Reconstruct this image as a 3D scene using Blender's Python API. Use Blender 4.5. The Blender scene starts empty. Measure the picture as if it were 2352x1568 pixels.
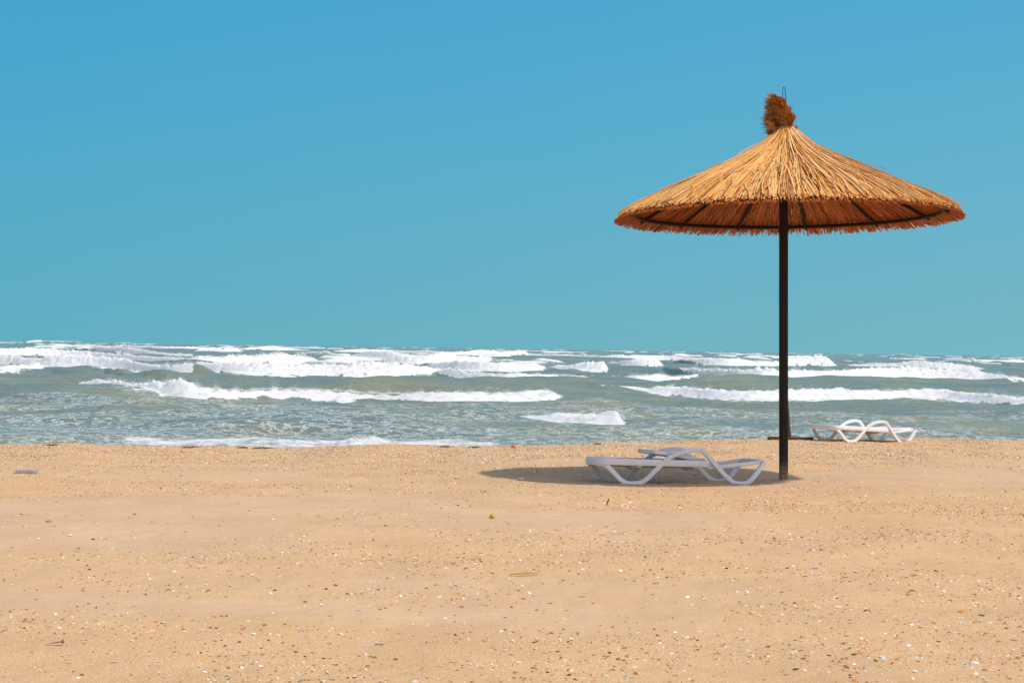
import bpy, math, random
import numpy as np
from mathutils import Vector, Matrix

C = bpy.data.collections.new("place")
bpy.context.scene.collection.children.link(C)
SC = bpy.context.scene
R = math.radians
random.seed(7)
RNG = np.random.default_rng(11)

# ------------------------------------------------------------------ camera
F = 3500.0            # focal length in units of a 2352 px wide picture
CAMZ = 1.32           # camera height above the sand at the parasol
ROLL = 0.0149
PITCH = 0.0043
cam = bpy.data.cameras.new("camera")
cam.sensor_width = 36.0
cam.lens = F / 2352.0 * 36.0
cam.clip_start = 0.1
cam.clip_end = 30000
co = bpy.data.objects.new("camera", cam)
C.objects.link(co)
m = Matrix.Rotation(PITCH, 4, 'X') @ Matrix.Rotation(R(90), 4, 'X') @ Matrix.Rotation(ROLL, 4, 'Z')
m.translation = Vector((0, 0, CAMZ))
co.matrix_world = m
SC.camera = co

# ------------------------------------------------------------------ sun and sky
SUN_EL = R(59)
# horizontal direction from which the sun shines (to the right, a little behind the camera)
sx, sy = 1.33, -0.80
l = math.hypot(sx, sy); sx /= l; sy /= l
sun_dir = Vector((sx * math.cos(SUN_EL), sy * math.cos(SUN_EL), math.sin(SUN_EL)))
sl = bpy.data.lights.new("sun", 'SUN')
sl.energy = 2.92
sl.angle = R(0.8)
sl.color = (1.0, 0.93, 0.83)
so = bpy.data.objects.new("sun", sl)
C.objects.link(so)
so.rotation_euler = sun_dir.to_track_quat('Z', 'Y').to_euler()

W = bpy.data.worlds.new("World")
SC.world = W
W.use_nodes = True
wt = W.node_tree
for n in list(wt.nodes): wt.nodes.remove(n)
def wn(t, **k):
    n = wt.nodes.new(t)
    for a, b in k.items(): setattr(n, a, b)
    return n
sky = wn('ShaderNodeTexSky', sky_type='NISHITA', sun_disc=False)
sky.sun_elevation = SUN_EL
sky.sun_rotation = math.atan2(sx, sy)
sky.air_density = 1.0; sky.dust_density = 2.2; sky.ozone_density = 1.5
bg1 = wn('ShaderNodeBackground'); bg1.inputs[1].default_value = 0.145
wt.links.new(sky.outputs[0], bg1.inputs[0])
# the clear low sky over the sea is a deep, even teal: tint it by direction (elevation and azimuth)
tc = wn('ShaderNodeTexCoord')
sep = wn('ShaderNodeSeparateXYZ'); wt.links.new(tc.outputs['Generated'], sep.inputs[0])
rz = wn('ShaderNodeMapRange'); rz.inputs[1].default_value = -0.01; rz.inputs[2].default_value = 0.30
wt.links.new(sep.outputs['Z'], rz.inputs[0])
ramp = wn('ShaderNodeValToRGB')
ramp.color_ramp.interpolation = 'B_SPLINE'
els = ramp.color_ramp.elements
SKY = [(0.0, (0.155, 0.455, 0.545)), (0.15, (0.138, 0.445, 0.568)), (0.42, (0.100, 0.425, 0.620)), (0.72, (0.072, 0.390, 0.640)), (1.0, (0.055, 0.345, 0.620))]
els[0].position = 0; els[0].color = SKY[0][1] + (1,)
els[1].position = 1; els[1].color = SKY[-1][1] + (1,)
for p, c in SKY[1:-1]:
    e = els.new(p); e.color = c + (1,)
wt.links.new(rz.outputs[0], ramp.inputs[0])
# slightly deeper towards the left
rx = wn('ShaderNodeMapRange'); rx.inputs[1].default_value = -0.36; rx.inputs[2].default_value = 0.36
rx.inputs[3].default_value = 0.0; rx.inputs[4].default_value = 1.0
wt.links.new(sep.outputs['X'], rx.inputs[0])
side = wn('ShaderNodeMix', data_type='RGBA')
side.inputs[6].default_value = (0.80, 0.94, 0.97, 1); side.inputs[7].default_value = (1.30, 1.05, 1.0, 1)
wt.links.new(rx.outputs[0], side.inputs[0])
mul = wn('ShaderNodeMix', data_type='RGBA', blend_type='MULTIPLY'); mul.inputs[0].default_value = 1
wt.links.new(ramp.outputs[0], mul.inputs[6]); wt.links.new(side.outputs[2], mul.inputs[7])
bg2 = wn('ShaderNodeBackground'); bg2.inputs[1].default_value = 1.0
wt.links.new(mul.outputs[2], bg2.inputs[0])
fy = wn('ShaderNodeMapRange', interpolation_type='SMOOTHSTEP'); fy.inputs[1].default_value = 0.45; fy.inputs[2].default_value = 0.85
wt.links.new(sep.outputs['Y'], fy.inputs[0])
mixw = wn('ShaderNodeMixShader')
wt.links.new(fy.outputs[0], mixw.inputs[0])
wt.links.new(bg1.outputs[0], mixw.inputs[1]); wt.links.new(bg2.outputs[0], mixw.inputs[2])
wo = wn('ShaderNodeOutputWorld')
wt.links.new(mixw.outputs[0], wo.inputs[0])

SC.view_settings.view_transform = 'Standard'
SC.view_settings.look = 'None'
SC.view_settings.exposure = 0.0
SC.view_settings.gamma = 1.0

# ------------------------------------------------------------------ helpers
def hz(X):                       # picture height of the horizon (2352 wide picture)
    return 784 + PITCH * F + ROLL * (X - 1176)
def ray(X, Y):
    u = (X - 1176) / F; v = (784 - Y) / F
    x = u * math.cos(ROLL) - v * math.sin(ROLL)
    z = u * math.sin(ROLL) + v * math.cos(ROLL)
    return x, z + PITCH            # per metre of depth

def tag(o, label=None, cat=None, group=None, kind=None):
    if label: o['label'] = label
    if cat: o['category'] = cat
    if group: o['group'] = group
    if kind: o['kind'] = kind
    return o
def empty(name, loc=(0, 0, 0), rot=(0, 0, 0)):
    o = bpy.data.objects.new(name, None); C.objects.link(o)
    o.location = loc; o.rotation_euler = rot
    o.empty_display_size = 0.2
    return o
def mesh_np(name, V, Q, mat, smooth=True, parent=None, cols=None, attrs=None):
    """V (n,3), Q (m,4) or (m,3) int"""
    me = bpy.data.meshes.new(name)
    V = np.asarray(V, dtype=np.float32); Q = np.asarray(Q, dtype=np.int32)
    k = Q.shape[1]
    me.vertices.add(len(V)); me.vertices.foreach_set('co', V.ravel())
    me.loops.add(Q.size); me.loops.foreach_set('vertex_index', Q.ravel())
    me.polygons.add(len(Q))
    me.polygons.foreach_set('loop_start', np.arange(0, Q.size, k, dtype=np.int32))
    me.polygons.foreach_set('loop_total', np.full(len(Q), k, dtype=np.int32))
    me.polygons.foreach_set('use_smooth', np.full(len(Q), bool(smooth)))
    me.update(calc_edges=True)
    if cols is not None:
        a = me.color_attributes.new('tint', 'FLOAT_COLOR', 'POINT')
        cc = np.ones((len(V), 4), dtype=np.float32); cc[:, :3] = cols
        a.data.foreach_set('color', cc.ravel())
    for nm, arr in (attrs or {}).items():
        a = me.attributes.new(nm, 'FLOAT', 'POINT')
        a.data.foreach_set('value', np.asarray(arr, dtype=np.float32).ravel())
    me.materials.append(mat)
    o = bpy.data.objects.new(name, me); C.objects.link(o)
    if parent: o.parent = parent
    return o

class MB:
    def __init__(s): s.V = []; s.Fc = []
    def add(s, vs, fs):
        b = len(s.V); s.V += [tuple(v) for v in vs]; s.Fc += [tuple(i + b for i in f) for f in fs]
    def sweep(s, path, ups, sec, cap=True, closed=False):
        """sweep a closed 2D section (list of (a,b)) along path; a along side vector, b along up"""
        n = len(path); k = len(sec); vs = []
        for i in range(n):
            p = Vector(path[i])
            if closed: t = Vector(path[(i + 1) % n]) - Vector(path[i - 1])
            else: t = Vector(path[min(i + 1, n - 1)]) - Vector(path[max(i - 1, 0)])
            t.normalize()
            up = Vector(ups[i] if isinstance(ups, list) else ups)
            sd = t.cross(up); sd.normalize(); u2 = sd.cross(t); u2.normalize()
            sc = sec[i] if isinstance(sec[0][0], (tuple, list)) else sec
            for a, b in sc: vs.append(p + sd * a + u2 * b)
        if isinstance(sec[0][0], (tuple, list)): k = len(sec[0])
        fs = []
        for i in range(n if closed else n - 1):
            j = (i + 1) % n
            for q in range(k):
                r = (q + 1) % k
                fs.append((i * k + q, i * k + r, j * k + r, j * k + q))
        if cap and not closed:
            fs.append(tuple(range(k))[::-1]); fs.append(tuple((n - 1) * k + q for q in range(k)))
        s.add(vs, fs)
    def build(s, name, mat, parent=None, smooth=True, bevel=0):
        me = bpy.data.meshes.new(name)
        me.from_pydata(s.V, [], s.Fc); me.update()
        me.materials.append(mat)
        if smooth:
            for p in me.polygons: p.use_smooth = True
        o = bpy.data.objects.new(name, me); C.objects.link(o)
        if parent: o.parent = parent
        if smooth:
            md = o.modifiers.new('edges', 'EDGE_SPLIT'); md.split_angle = R(40)
        return o
def rrect(w, h, r=0.008, n=3):
    """rounded rectangle section, w wide (side) and h high (up)"""
    out = []
    for cx, cy, a0 in ((w/2-r, h/2-r, 0), (-w/2+r, h/2-r, 90), (-w/2+r, -h/2+r, 180), (w/2-r, -h/2+r, 270)):
        for i in range(n):
            a = R(a0 + 90 * i / (n - 1)); out.append((cx + r*math.cos(a), cy + r*math.sin(a)))
    return out
def circ(r, n=12): return [(r*math.cos(2*math.pi*i/n), r*math.sin(2*math.pi*i/n)) for i in range(n)]
def catmull(P, n=6):
    P = [Vector(p) for p in P]; out = []
    for i in range(len(P) - 1):
        p0 = P[max(i-1, 0)]; p1 = P[i]; p2 = P[i+1]; p3 = P[min(i+2, len(P)-1)]
        for j in range(n):
            t = j / n
            out.append(0.5*((2*p1) + (p2-p0)*t + (2*p0-5*p1+4*p2-p3)*t*t + (3*p1-p0-3*p2+p3)*t**3))
    out.append(P[-1]); return out

# vectorised gradient noise
def perlin(x, y, seed=0):
    xi = np.floor(x).astype(np.int64); yi = np.floor(y).astype(np.int64)
    xf = x - xi; yf = y - yi
    def g(ix, iy, fx, fy):
        h = (ix * 374761393 + iy * 668265263 + seed * 974634777) & 0xffffffff
        h = ((h ^ (h >> 13)) * 1274126177) & 0xffffffff
        h = h ^ (h >> 16)
        a = (h & 0xffff) * (2*math.pi/65536)
        return np.cos(a)*fx + np.sin(a)*fy
    u = xf*xf*xf*(xf*(xf*6-15)+10); v = yf*yf*yf*(yf*(yf*6-15)+10)
    a = g(xi, yi, xf, yf); b = g(xi+1, yi, xf-1, yf); c = g(xi, yi+1, xf, yf-1); d = g(xi+1, yi+1, xf-1, yf-1)
    return ((a*(1-u)+b*u)*(1-v) + (c*(1-u)+d*u)*v) * 1.5
def fbm(x, y, o=4, seed=0):
    s = 0; a = 1.0; n = 0
    for i in range(o):
        s = s + a*perlin(x, y, seed+i*17); n += a; x = x*2.03+5.1; y = y*2.03+1.7; a *= .5
    return s / n
def sstep(a, b, x):
    t = np.clip((x-a)/(b-a), 0, 1); return t*t*(3-2*t)

# ------------------------------------------------------------------ materials
def mat(name):
    m = bpy.data.materials.new(name); m.use_nodes = True
    nt = m.node_tree
    for n in list(nt.nodes): nt.nodes.remove(n)
    def N(t, **k):
        n = nt.nodes.new(t)
        for a, b in k.items(): setattr(n, a, b)
        return n
    out = N('ShaderNodeOutputMaterial'); b = N('ShaderNodeBsdfPrincipled')
    nt.links.new(b.outputs[0], out.inputs[0])
    return m, nt, N, b, out
def ramp_of(N, stops):
    r = N('ShaderNodeValToRGB'); e = r.color_ramp.elements
    e[0].position = stops[0][0]; e[0].color = tuple(stops[0][1]) + (1,)
    e[1].position = stops[-1][0]; e[1].color = tuple(stops[-1][1]) + (1,)
    for p, c in stops[1:-1]:
        q = e.new(p); q.color = tuple(c) + (1,)
    return r
def noise(nt, N, vec, scale, detail=4, rough=.55):
    n = N('ShaderNodeTexNoise'); n.inputs['Scale'].default_value = scale
    n.inputs['Detail'].default_value = detail; n.inputs['Roughness'].default_value = rough
    nt.links.new(vec, n.inputs['Vector']); return n
def mixc(nt, N, fac, a, b, mode='MIX'):
    x = N('ShaderNodeMix', data_type='RGBA', blend_type=mode)
    for v, i in ((fac, 0), (a, 6), (b, 7)):
        if isinstance(v, (int, float)): x.inputs[i].default_value = v
        elif isinstance(v, tuple): x.inputs[i].default_value = tuple(v) + (1,)
        else: nt.links.new(v, x.inputs[i])
    return x.outputs[2]
def math_(nt, N, op, a, b=None, c=None):
    x = N('ShaderNodeMath', operation=op)
    for v, i in ((a, 0), (b, 1), (c, 2)):
        if v is None: continue
        if isinstance(v, (int, float)): x.inputs[i].default_value = v
        else: nt.links.new(v, x.inputs[i])
    return x.outputs[0]
def maprange(nt, N, v, a, b, c=0., d=1.):
    x = N('ShaderNodeMapRange', interpolation_type='SMOOTHSTEP')
    nt.links.new(v, x.inputs[0])
    for i, q in ((1, a), (2, b), (3, c), (4, d)): x.inputs[i].default_value = q
    return x.outputs[0]
def scalevec(nt, N, vec, s):
    x = N('ShaderNodeMapping'); x.inputs['Scale'].default_value = s
    nt.links.new(vec, x.inputs[0]); return x.outputs[0]

def mat_sand():
    m, nt, N, b, out = mat('sand')
    tc = N('ShaderNodeTexCoord').outputs['Object']
    dr = N('ShaderNodeAttribute', attribute_name='drift').outputs['Fac']
    g1 = noise(nt, N, tc, 170, 3, .7)          # grains about 5 mm
    g2 = noise(nt, N, tc, 60, 3, .6)
    g3 = noise(nt, N, tc, 1.3, 4, .6)
    grain = ramp_of(N, [(.30, (.33, .16, .06)), (.43, (.58, .355, .175)), (.56, (.665, .43, .228)), (.68, (.92, .72, .48))])
    nt.links.new(g1.outputs[0], grain.inputs[0])
    fine = ramp_of(N, [(.3, (.57, .375, .215)), (.7, (.675, .463, .285))])
    nt.links.new(g1.outputs[0], fine.inputs[0])
    col = mixc(nt, N, dr, grain.outputs[0], fine.outputs[0])
    # coarse flecks
    vo = N('ShaderNodeTexVoronoi', feature='F1'); vo.inputs['Scale'].default_value = 75; vo.inputs['Randomness'].default_value = 1
    nt.links.new(tc, vo.inputs['Vector'])
    fl = math_(nt, N, 'LESS_THAN', vo.outputs['Distance'], .20)
    sel = N('ShaderNodeSeparateColor'); nt.links.new(vo.outputs['Color'], sel.inputs[0])
    few = math_(nt, N, 'GREATER_THAN', sel.outputs[0], .55)
    inv = math_(nt, N, 'SUBTRACT', 1.0, math_(nt, N, 'MULTIPLY', dr, .8))
    fac = math_(nt, N, 'MULTIPLY', math_(nt, N, 'MULTIPLY', fl, few), inv)
    fcol = ramp_of(N, [(0, (.42, .16, .05)), (.3, (.70, .36, .13)), (.5, (.30, .17, .09)), (.62, (.86, .78, .66)), (1, (.80, .72, .62))])
    nt.links.new(sel.outputs[1], fcol.inputs[0])
    col = mixc(nt, N, math_(nt, N, 'MULTIPLY', fac, .75), col, fcol.outputs[0])
    tone = ramp_of(N, [(.3, (.90, .885, .87)), (.7, (1.05, 1.04, 1.03))])
    nt.links.new(g3.outputs[0], tone.inputs[0])
    col = mixc(nt, N, 1.0, col, tone.outputs[0], 'MULTIPLY')
    nt.links.new(col, b.inputs['Base Color'])
    b.inputs['Roughness'].default_value = .9
    b.inputs['Specular IOR Level'].default_value = .15
    bp = N('ShaderNodeBump'); bp.inputs['Strength'].default_value = .5; bp.inputs['Distance'].default_value = .006
    hh = math_(nt, N, 'ADD', g2.outputs[0], math_(nt, N, 'MULTIPLY', g1.outputs[0], .6))
    nt.links.new(hh, bp.inputs['Height'])
    # wind ripples in the blown sand
    rv = scalevec(nt, N, tc, (2.2, 9.0, 1))
    rp = noise(nt, N, rv, 2.4, 3, .5)
    bp2 = N('ShaderNodeBump'); bp2.inputs['Strength'].default_value = .6; bp2.inputs['Distance'].default_value = .015
    nt.links.new(math_(nt, N, 'MULTIPLY', rp.outputs[0], dr), bp2.inputs['Height'])
    nt.links.new(bp2.outputs[0], bp.inputs['Normal'])
    nt.links.new(bp.outputs[0], b.inputs['Normal'])
    return m

def mat_sea():
    m, nt, N, b, out = mat('sea_water')
    tc = N('ShaderNodeTexCoord').outputs['Object']
    foam = N('ShaderNodeAttribute', attribute_name='foam').outputs['Fac']
    lace = N('ShaderNodeAttribute', attribute_name='lace').outputs['Fac']
    # turbid, sandy green water
    n1 = noise(nt, N, scalevec(nt, N, tc, (.10, .25, 1)), 1.0, 3, .6)
    wc = ramp_of(N, [(.35, (.170, .220, .190)), (.5, (.215, .245, .185)), (.68, (.265, .275, .170))])
    nt.links.new(n1.outputs[0], wc.inputs[0])
    nt.links.new(wc.outputs[0], b.inputs['Base Color'])
    b.inputs['Roughness'].default_value = .22
    b.inputs['IOR'].default_value = 1.33
    c1 = noise(nt, N, scalevec(nt, N, tc, (1.2, 2.6, 1)), 1.1, 5, .65)
    c2 = noise(nt, N, scalevec(nt, N, tc, (1.4, 2.6, 1)), 5.0, 4, .65)
    bp = N('ShaderNodeBump'); bp.inputs['Strength'].default_value = 1.0; bp.inputs['Distance'].default_value = .24
    nt.links.new(math_(nt, N, 'ADD', c1.outputs[0], math_(nt, N, 'MULTIPLY', c2.outputs[0], .25)), bp.inputs['Height'])
    nt.links.new(bp.outputs[0], b.inputs['Normal'])
    f = N('ShaderNodeBsdfPrincipled')
    f.inputs['Roughness'].default_value = .8; f.inputs['Specular IOR Level'].default_value = .2
    fn = noise(nt, N, scalevec(nt, N, tc, (1, 1.2, 2.2)), 1.7, 8, .78)
    fc = ramp_of(N, [(.36, (.55, .57, .54)), (.445, (.75, .76, .75)), (.53, (.85, .855, .85))])
    nt.links.new(fn.outputs[0], fc.inputs[0]); nt.links.new(fc.outputs[0], f.inputs['Base Color'])
    bf = N('ShaderNodeBump'); bf.inputs['Strength'].default_value = .8; bf.inputs['Distance'].default_value = .16
    nt.links.new(fn.outputs[0], bf.inputs['Height']); nt.links.new(bf.outputs[0], f.inputs['Normal'])
    # foam edge breakup
    e = noise(nt, N, scalevec(nt, N, tc, (.8, 1.0, 1.6)), 2.4, 8, .80)
    ff = math_(nt, N, 'ADD', foam, math_(nt, N, 'MULTIPLY', math_(nt, N, 'SUBTRACT', e.outputs[0], .5), 1.5))
    ff = maprange(nt, N, ff, .36, .72)
    z = maprange(nt, N, foam, .02, .10)
    ff = math_(nt, N, 'MULTIPLY', ff, z)
    # lacy streaks: ridges of a stretched noise
    wv = noise(nt, N, scalevec(nt, N, tc, (.8, 1.2, 1)), 2.0, 7, .72)
    rd = math_(nt, N, 'ABSOLUTE', math_(nt, N, 'SUBTRACT', wv.outputs[0], .5))
    rd = maprange(nt, N, rd, .0, .034, 1., 0.)
    w2 = noise(nt, N, scalevec(nt, N, tc, (.14, .35, 1)), 1.2, 5, .65)
    th = math_(nt, N, 'ADD', w2.outputs[0], math_(nt, N, 'MULTIPLY', lace, .45))
    th = maprange(nt, N, th, .60, .82)
    w3 = noise(nt, N, scalevec(nt, N, tc, (1., 1.6, 1)), 5.0, 6, .85)
    sp = maprange(nt, N, w3.outputs[0], .61, .68)  # white specks: froth, and sun glints put into the colour
    ll = math_(nt, N, 'MAXIMUM', math_(nt, N, 'MULTIPLY', rd, th), math_(nt, N, 'MULTIPLY', sp, math_(nt, N, 'ADD', math_(nt, N, 'MULTIPLY', th, .7), .50)))
    ll = math_(nt, N, 'MULTIPLY', ll, .8)
    fac = math_(nt, N, 'MAXIMUM', math_(nt, N, 'MULTIPLY', ff, .96), ll)
    mx = N('ShaderNodeMixShader')
    nt.links.new(fac, mx.inputs[0]); nt.links.new(b.outputs[0], mx.inputs[1]); nt.links.new(f.outputs[0], mx.inputs[2])
    nt.links.new(mx.outputs[0], out.inputs[0])
    return m

def mat_plastic():
    m, nt, N, b, out = mat('white_plastic')
    tc = N('ShaderNodeTexCoord').outputs['Object']
    n = noise(nt, N, tc, 5, 5, .65)
    r = ramp_of(N, [(.3, (.70, .70, .70)), (.6, (.82, .82, .83))])
    nt.links.new(n.outputs[0], r.inputs[0]); nt.links.new(r.outputs[0], b.inputs['Base Color'])
    rr = maprange(nt, N, n.outputs[0], .3, .7, .5, .32)
    nt.links.new(rr, b.inputs['Roughness'])
    return m
def mat_tint(name, rough=.6, trans=0, spec=.4):
    m, nt, N, b, out = mat(name)
    a = N('ShaderNodeAttribute', attribute_name='tint')
    tc = N('ShaderNodeTexCoord').outputs['Object']
    n = noise(nt, N, tc, 35, 3, .6)
    r = ramp_of(N, [(.3, (.82, .80, .78)), (.7, (1.06, 1.06, 1.06))])
    nt.links.new(n.outputs[0], r.inputs[0])
    c = mixc(nt, N, 1.0, a.outputs['Color'], r.outputs[0], 'MULTIPLY')
    nt.links.new(c, b.inputs['Base Color'])
    b.inputs['Roughness'].default_value = rough; b.inputs['Specular IOR Level'].default_value = spec
    if trans:
        t = N('ShaderNodeBsdfTranslucent'); nt.links.new(c, t.inputs[0])
        mx = N('ShaderNodeMixShader'); mx.inputs[0].default_value = trans
        nt.links.new(b.outputs[0], mx.inputs[1]); nt.links.new(t.outputs[0], mx.inputs[2]); nt.links.new(mx.outputs[0], out.inputs[0])
    return m
def mat_flat(name, c1, c2, scale=20, rough=.7, spec=.3, stretch=(1, 1, 1), metal=0):
    m, nt, N, b, out = mat(name)
    tc = N('ShaderNodeTexCoord').outputs['Object']
    n = noise(nt, N, scalevec(nt, N, tc, stretch), scale, 5, .65)
    r = ramp_of(N, [(.32, c1), (.68, c2)])
    nt.links.new(n.outputs[0], r.inputs[0]); nt.links.new(r.outputs[0], b.inputs['Base Color'])
    b.inputs['Roughness'].default_value = rough; b.inputs['Specular IOR Level'].default_value = spec
    b.inputs['Metallic'].default_value = metal
    bp = N('ShaderNodeBump'); bp.inputs['Strength'].default_value = .3; bp.inputs['Distance'].default_value = .002
    nt.links.new(n.outputs[0], bp.inputs['Height']); nt.links.new(bp.outputs[0], b.inputs['Normal'])
    return m
def mat_pole():
    m, nt, N, b, out = mat('dark_painted_pole')
    tc = N('ShaderNodeTexCoord').outputs['Object']
    n = noise(nt, N, scalevec(nt, N, tc, (1, 1, .15)), 30, 5, .65)
    r = ramp_of(N, [(.3, (.010, .007, .005)), (.7, (.022, .015, .010))])
    nt.links.new(n.outputs[0], r.inputs[0])
    sep = N('ShaderNodeSeparateXYZ'); nt.links.new(tc, sep.inputs[0])
    n2 = noise(nt, N, tc, 60, 4, .7)
    zz = math_(nt, N, 'ADD', sep.outputs['Z'], math_(nt, N, 'MULTIPLY', math_(nt, N, 'SUBTRACT', n2.outputs[0], .5), .5))
    d = maprange(nt, N, zz, -.08, .24, .75, 0.)
    c = mixc(nt, N, d, r.outputs[0], (.42, .30, .18))          # sand dust stuck to the foot
    nt.links.new(c, b.inputs['Base Color']); b.inputs['Roughness'].default_value = .6
    b.inputs['Specular IOR Level'].default_value = .25
    return m

M_SAND = mat_sand(); M_SEA = mat_sea(); M_PL = mat_plastic(); M_POLE = mat_pole()
M_STRAW = mat_tint('reed_straw', .5, 0, .4)
M_PLUME = mat_tint('dry_plume', .8, .15, .15)
M_SHELL = mat_tint('shell_grit', .6, 0, .3)
M_FRAME = mat_flat('dark_frame_wood', (.012, .008, .006), (.03, .018, .012), 30, .7, .2)
M_WIRE = mat_flat('steel_wire', (.05, .07, .14), (.08, .11, .20), 40, .4, .5)
M_WOOD = mat_flat('weathered_wood', (.05, .028, .016), (.14, .08, .045), 12, .8, .2, (1, 6, 6))

# ------------------------------------------------------------------ beach
CR = [(-900,1026),(-300,1025),(0,1023.5),(68,1025),(154,1019.4),(239,1025),(376,1027),(547,1027.6),(700,1031),(804,1025),(849,1024),(917,1022.5),(986,1025),(1088,1027),(1259,1025),(1345,1023.5),(1389,1016.6),(1464,1018),(1550,1016),(1687,1011),(1789,1010),(1900,1010),(2028,1012),(2112,1006.5),(2198,1007.5),(2249,1012),(2352,1012.6),(2700,1012),(3300,1010)]
CRX = np.array([c[0] for c in CR], float); CRV = np.array([c[1] - hz(c[0]) for c in CR])
def beach_z(x, d):
    x = np.asarray(x, float); d = np.asarray(d, float)
    X = 1176 + F * x / np.maximum(d, .5)
    v = np.interp(X, CRX, CRV)
    # the berm runs obliquely: nearer on the left, farther on the right
    dc = 22.0 + 2.6 * sstep(0, 1800, X) + .75*sstep(1960, 2060, X)
    zc = CAMZ - v * dc / F
    z15 = 0.0
    near = 0.008 * (15.2 - d)
    far = z15 + (zc - z15) * (d - 15.2) / (dc - 15.2)
    top = np.where(d < 15.2, near, far)
    s = d - dc
    # rounded crest then the beach face falls to the sea
    z = np.where(s > 0, zc - .02*s - .105 * np.maximum(s-.3, 0) * sstep(0, 2.0, s), top)
    z = np.maximum(z, -3.0)
    k = sstep(0, 6, 40 - d)
    und = .030*fbm(x*.45, d*.35, 3, 3) + .012*fbm(x*1.7+3, d*1.5, 3, 9)
    und = und * np.clip(1 - sstep(-4.5, -.8, s)*.9, .1, 1)
    # ridge of blown sand in front of the lounger
    Y = 784 + 0*X
    r1 = .045*np.exp(-((d - (13.25 + .25*np.sin(x*1.7)))/.28)**2)*np.exp(-((x-.75)/.75)**2)
    foot = .028*np.exp(-((x-2.79)**2+(d-15.55)**2)/.05)
    dip = -.030*np.exp(-((d-15.55)/.30)**2)*np.exp(-((x-1.55)/1.0)**4)
    fine = .004*perlin(x*9, d*9, 5) + dip
    return z + und*k + r1 + foot + fine
def drift(x, d):
    """1 where fine blown sand covers the shelly grit"""
    n = fbm(x*.22+1.3, d*.42, 4, 21) + .10*fbm(x*1.5, d*2.5, 3, 31)
    b = (np.exp(-((d - 11.8 - .10*x)/2.2)**2)*np.clip(.8 - .15*x, 0, 1.0)*.55
         + np.exp(-((d - 7.1+.12*x)/.45)**2)*np.where(x < 1.0, .40, .1)
         + np.exp(-((d - 17.0)/1.5)**2)*np.clip(x*.18, 0, .55)
         - .5*sstep(19, 22, d) - .25*sstep(1.0, 3, x)*sstep(14.5, 12.5, d))
    return np.clip(sstep(.02, .55, n*.9 + b), 0, 1)

def build_beach():
    ts = np.concatenate([np.linspace(-2.2, -.42, 50)[:-1], np.linspace(-.42, .42, 640), np.linspace(.42, 2.2, 50)[1:]])
    ds = [1.5]
    while ds[-1] < 48: ds.append(ds[-1] + max(.012, ds[-1]*.0036))
    ds = np.array(ds)
    T, D = np.meshgrid(ts, ds)
    X = T*D
    Z = beach_z(X, D)
    V = np.stack([X, D, Z], -1).reshape(-1, 3)
    nr, nc = T.shape
    i = np.arange(nr*nc).reshape(nr, nc)
    Q = np.stack([i[:-1, :-1], i[:-1, 1:], i[1:, 1:], i[1:, :-1]], -1).reshape(-1, 4)
    # a wide apron behind and beside the camera, butted to the near edge
    o = mesh_np('beach', V, Q, M_SAND, attrs={'drift': drift(X, D)})
    tag(o, 'pale sandy beach strewn with shell grit', 'beach', kind='structure')
    # apron: rows behind the camera sharing the look of the beach
    xs = np.linspace(-60, 60, 60); ys = np.linspace(-40, 1.5, 30)
    XX, YY = np.meshgrid(xs, ys)
    ZZ = .008*(15.2-YY) - .01 - .02*(YY > 1.4)
    i = np.arange(XX.size).reshape(XX.shape)
    Q = np.stack([i[:-1, :-1], i[:-1, 1:], i[1:, 1:], i[1:, :-1]], -1).reshape(-1, 4)
    o = mesh_np('beach_behind', np.stack([XX, YY, ZZ], -1).reshape(-1, 3), Q, M_SAND, attrs={'drift': np.ones(XX.size)*.5})
    tag(o, 'sand continuing behind the viewpoint', 'beach', kind='structure')
build_beach()
def bz(x, y): return float(beach_z(np.array([x]), np.array([y]))[0])
def ground_at(X, Y):
    """where the sight line through a point of the picture meets the sand"""
    a, c = ray(X, Y)
    d = np.linspace(3, 34, 3200)
    zz = beach_z(a*d, d) - (CAMZ + c*d)
    k = np.argmax(zz > 0)
    if zz[k] <= 0: k = len(d)-1
    return float(a*d[k]), float(d[k]), bz(a*d[k], d[k])

# ------------------------------------------------------------------ sea
SEA = -1.10
HS = CAMZ - SEA
def c5(p): return [(x*.3418, 763.7+y*.3418) for x, y in p]
def c6(p): return [(746.5+x*.3418, 763.7+y*.3418) for x, y in p]
def c7(p): return [(1550.4+x*.3408, 780.9+y*.3408) for x, y in p]
BR = []   # (top polyline, bottom polyline, foam strength)
BR.append((c5([(540,343),(680,322),(820,325),(900,340),(1100,332),(1240,316),(1330,360),(1450,375),(1650,385),(1850,372),(2050,380),(2352,388)])+c6([(200,400),(450,405),(750,402),(900,400),(1120,405),(1320,398),(1500,382),(1600,430)]),
           c5([(540,348),(650,365),(760,380),(830,405),(950,415),(1080,425),(1180,458),(1350,452),(1500,442),(1800,440),(2100,442),(2352,455)])+c6([(200,440),(500,455),(750,475),(1000,470),(1200,470),(1400,472),(1500,455),(1600,435)]), 1))
BR.append((c6([(1980,402),(2120,388),(2260,360),(2352,366)])+c7([(130,325),(380,345),(550,345),(700,340),(930,333),(1150,340),(1400,345),(1700,345),(1900,360),(2100,365),(2352,378),(2700,380)]),
           c6([(1980,408),(2120,408),(2260,415),(2352,425)])+c7([(150,380),(400,408),(500,412),(700,405),(900,400),(1100,405),(1300,405),(1500,400),(1750,395),(1900,405),(2050,420),(2200,425),(2300,445),(2700,450)]), 1))
BR.append((c6([(1310,585),(1450,576),(1560,566),(1700,572),(1850,575),(1960,556),(2000,600),(2020,655)]),
           c6([(1310,592),(1400,604),(1480,635),(1550,650),(1700,660),(1850,670),(1950,685),(2020,662)]), 1))
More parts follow.
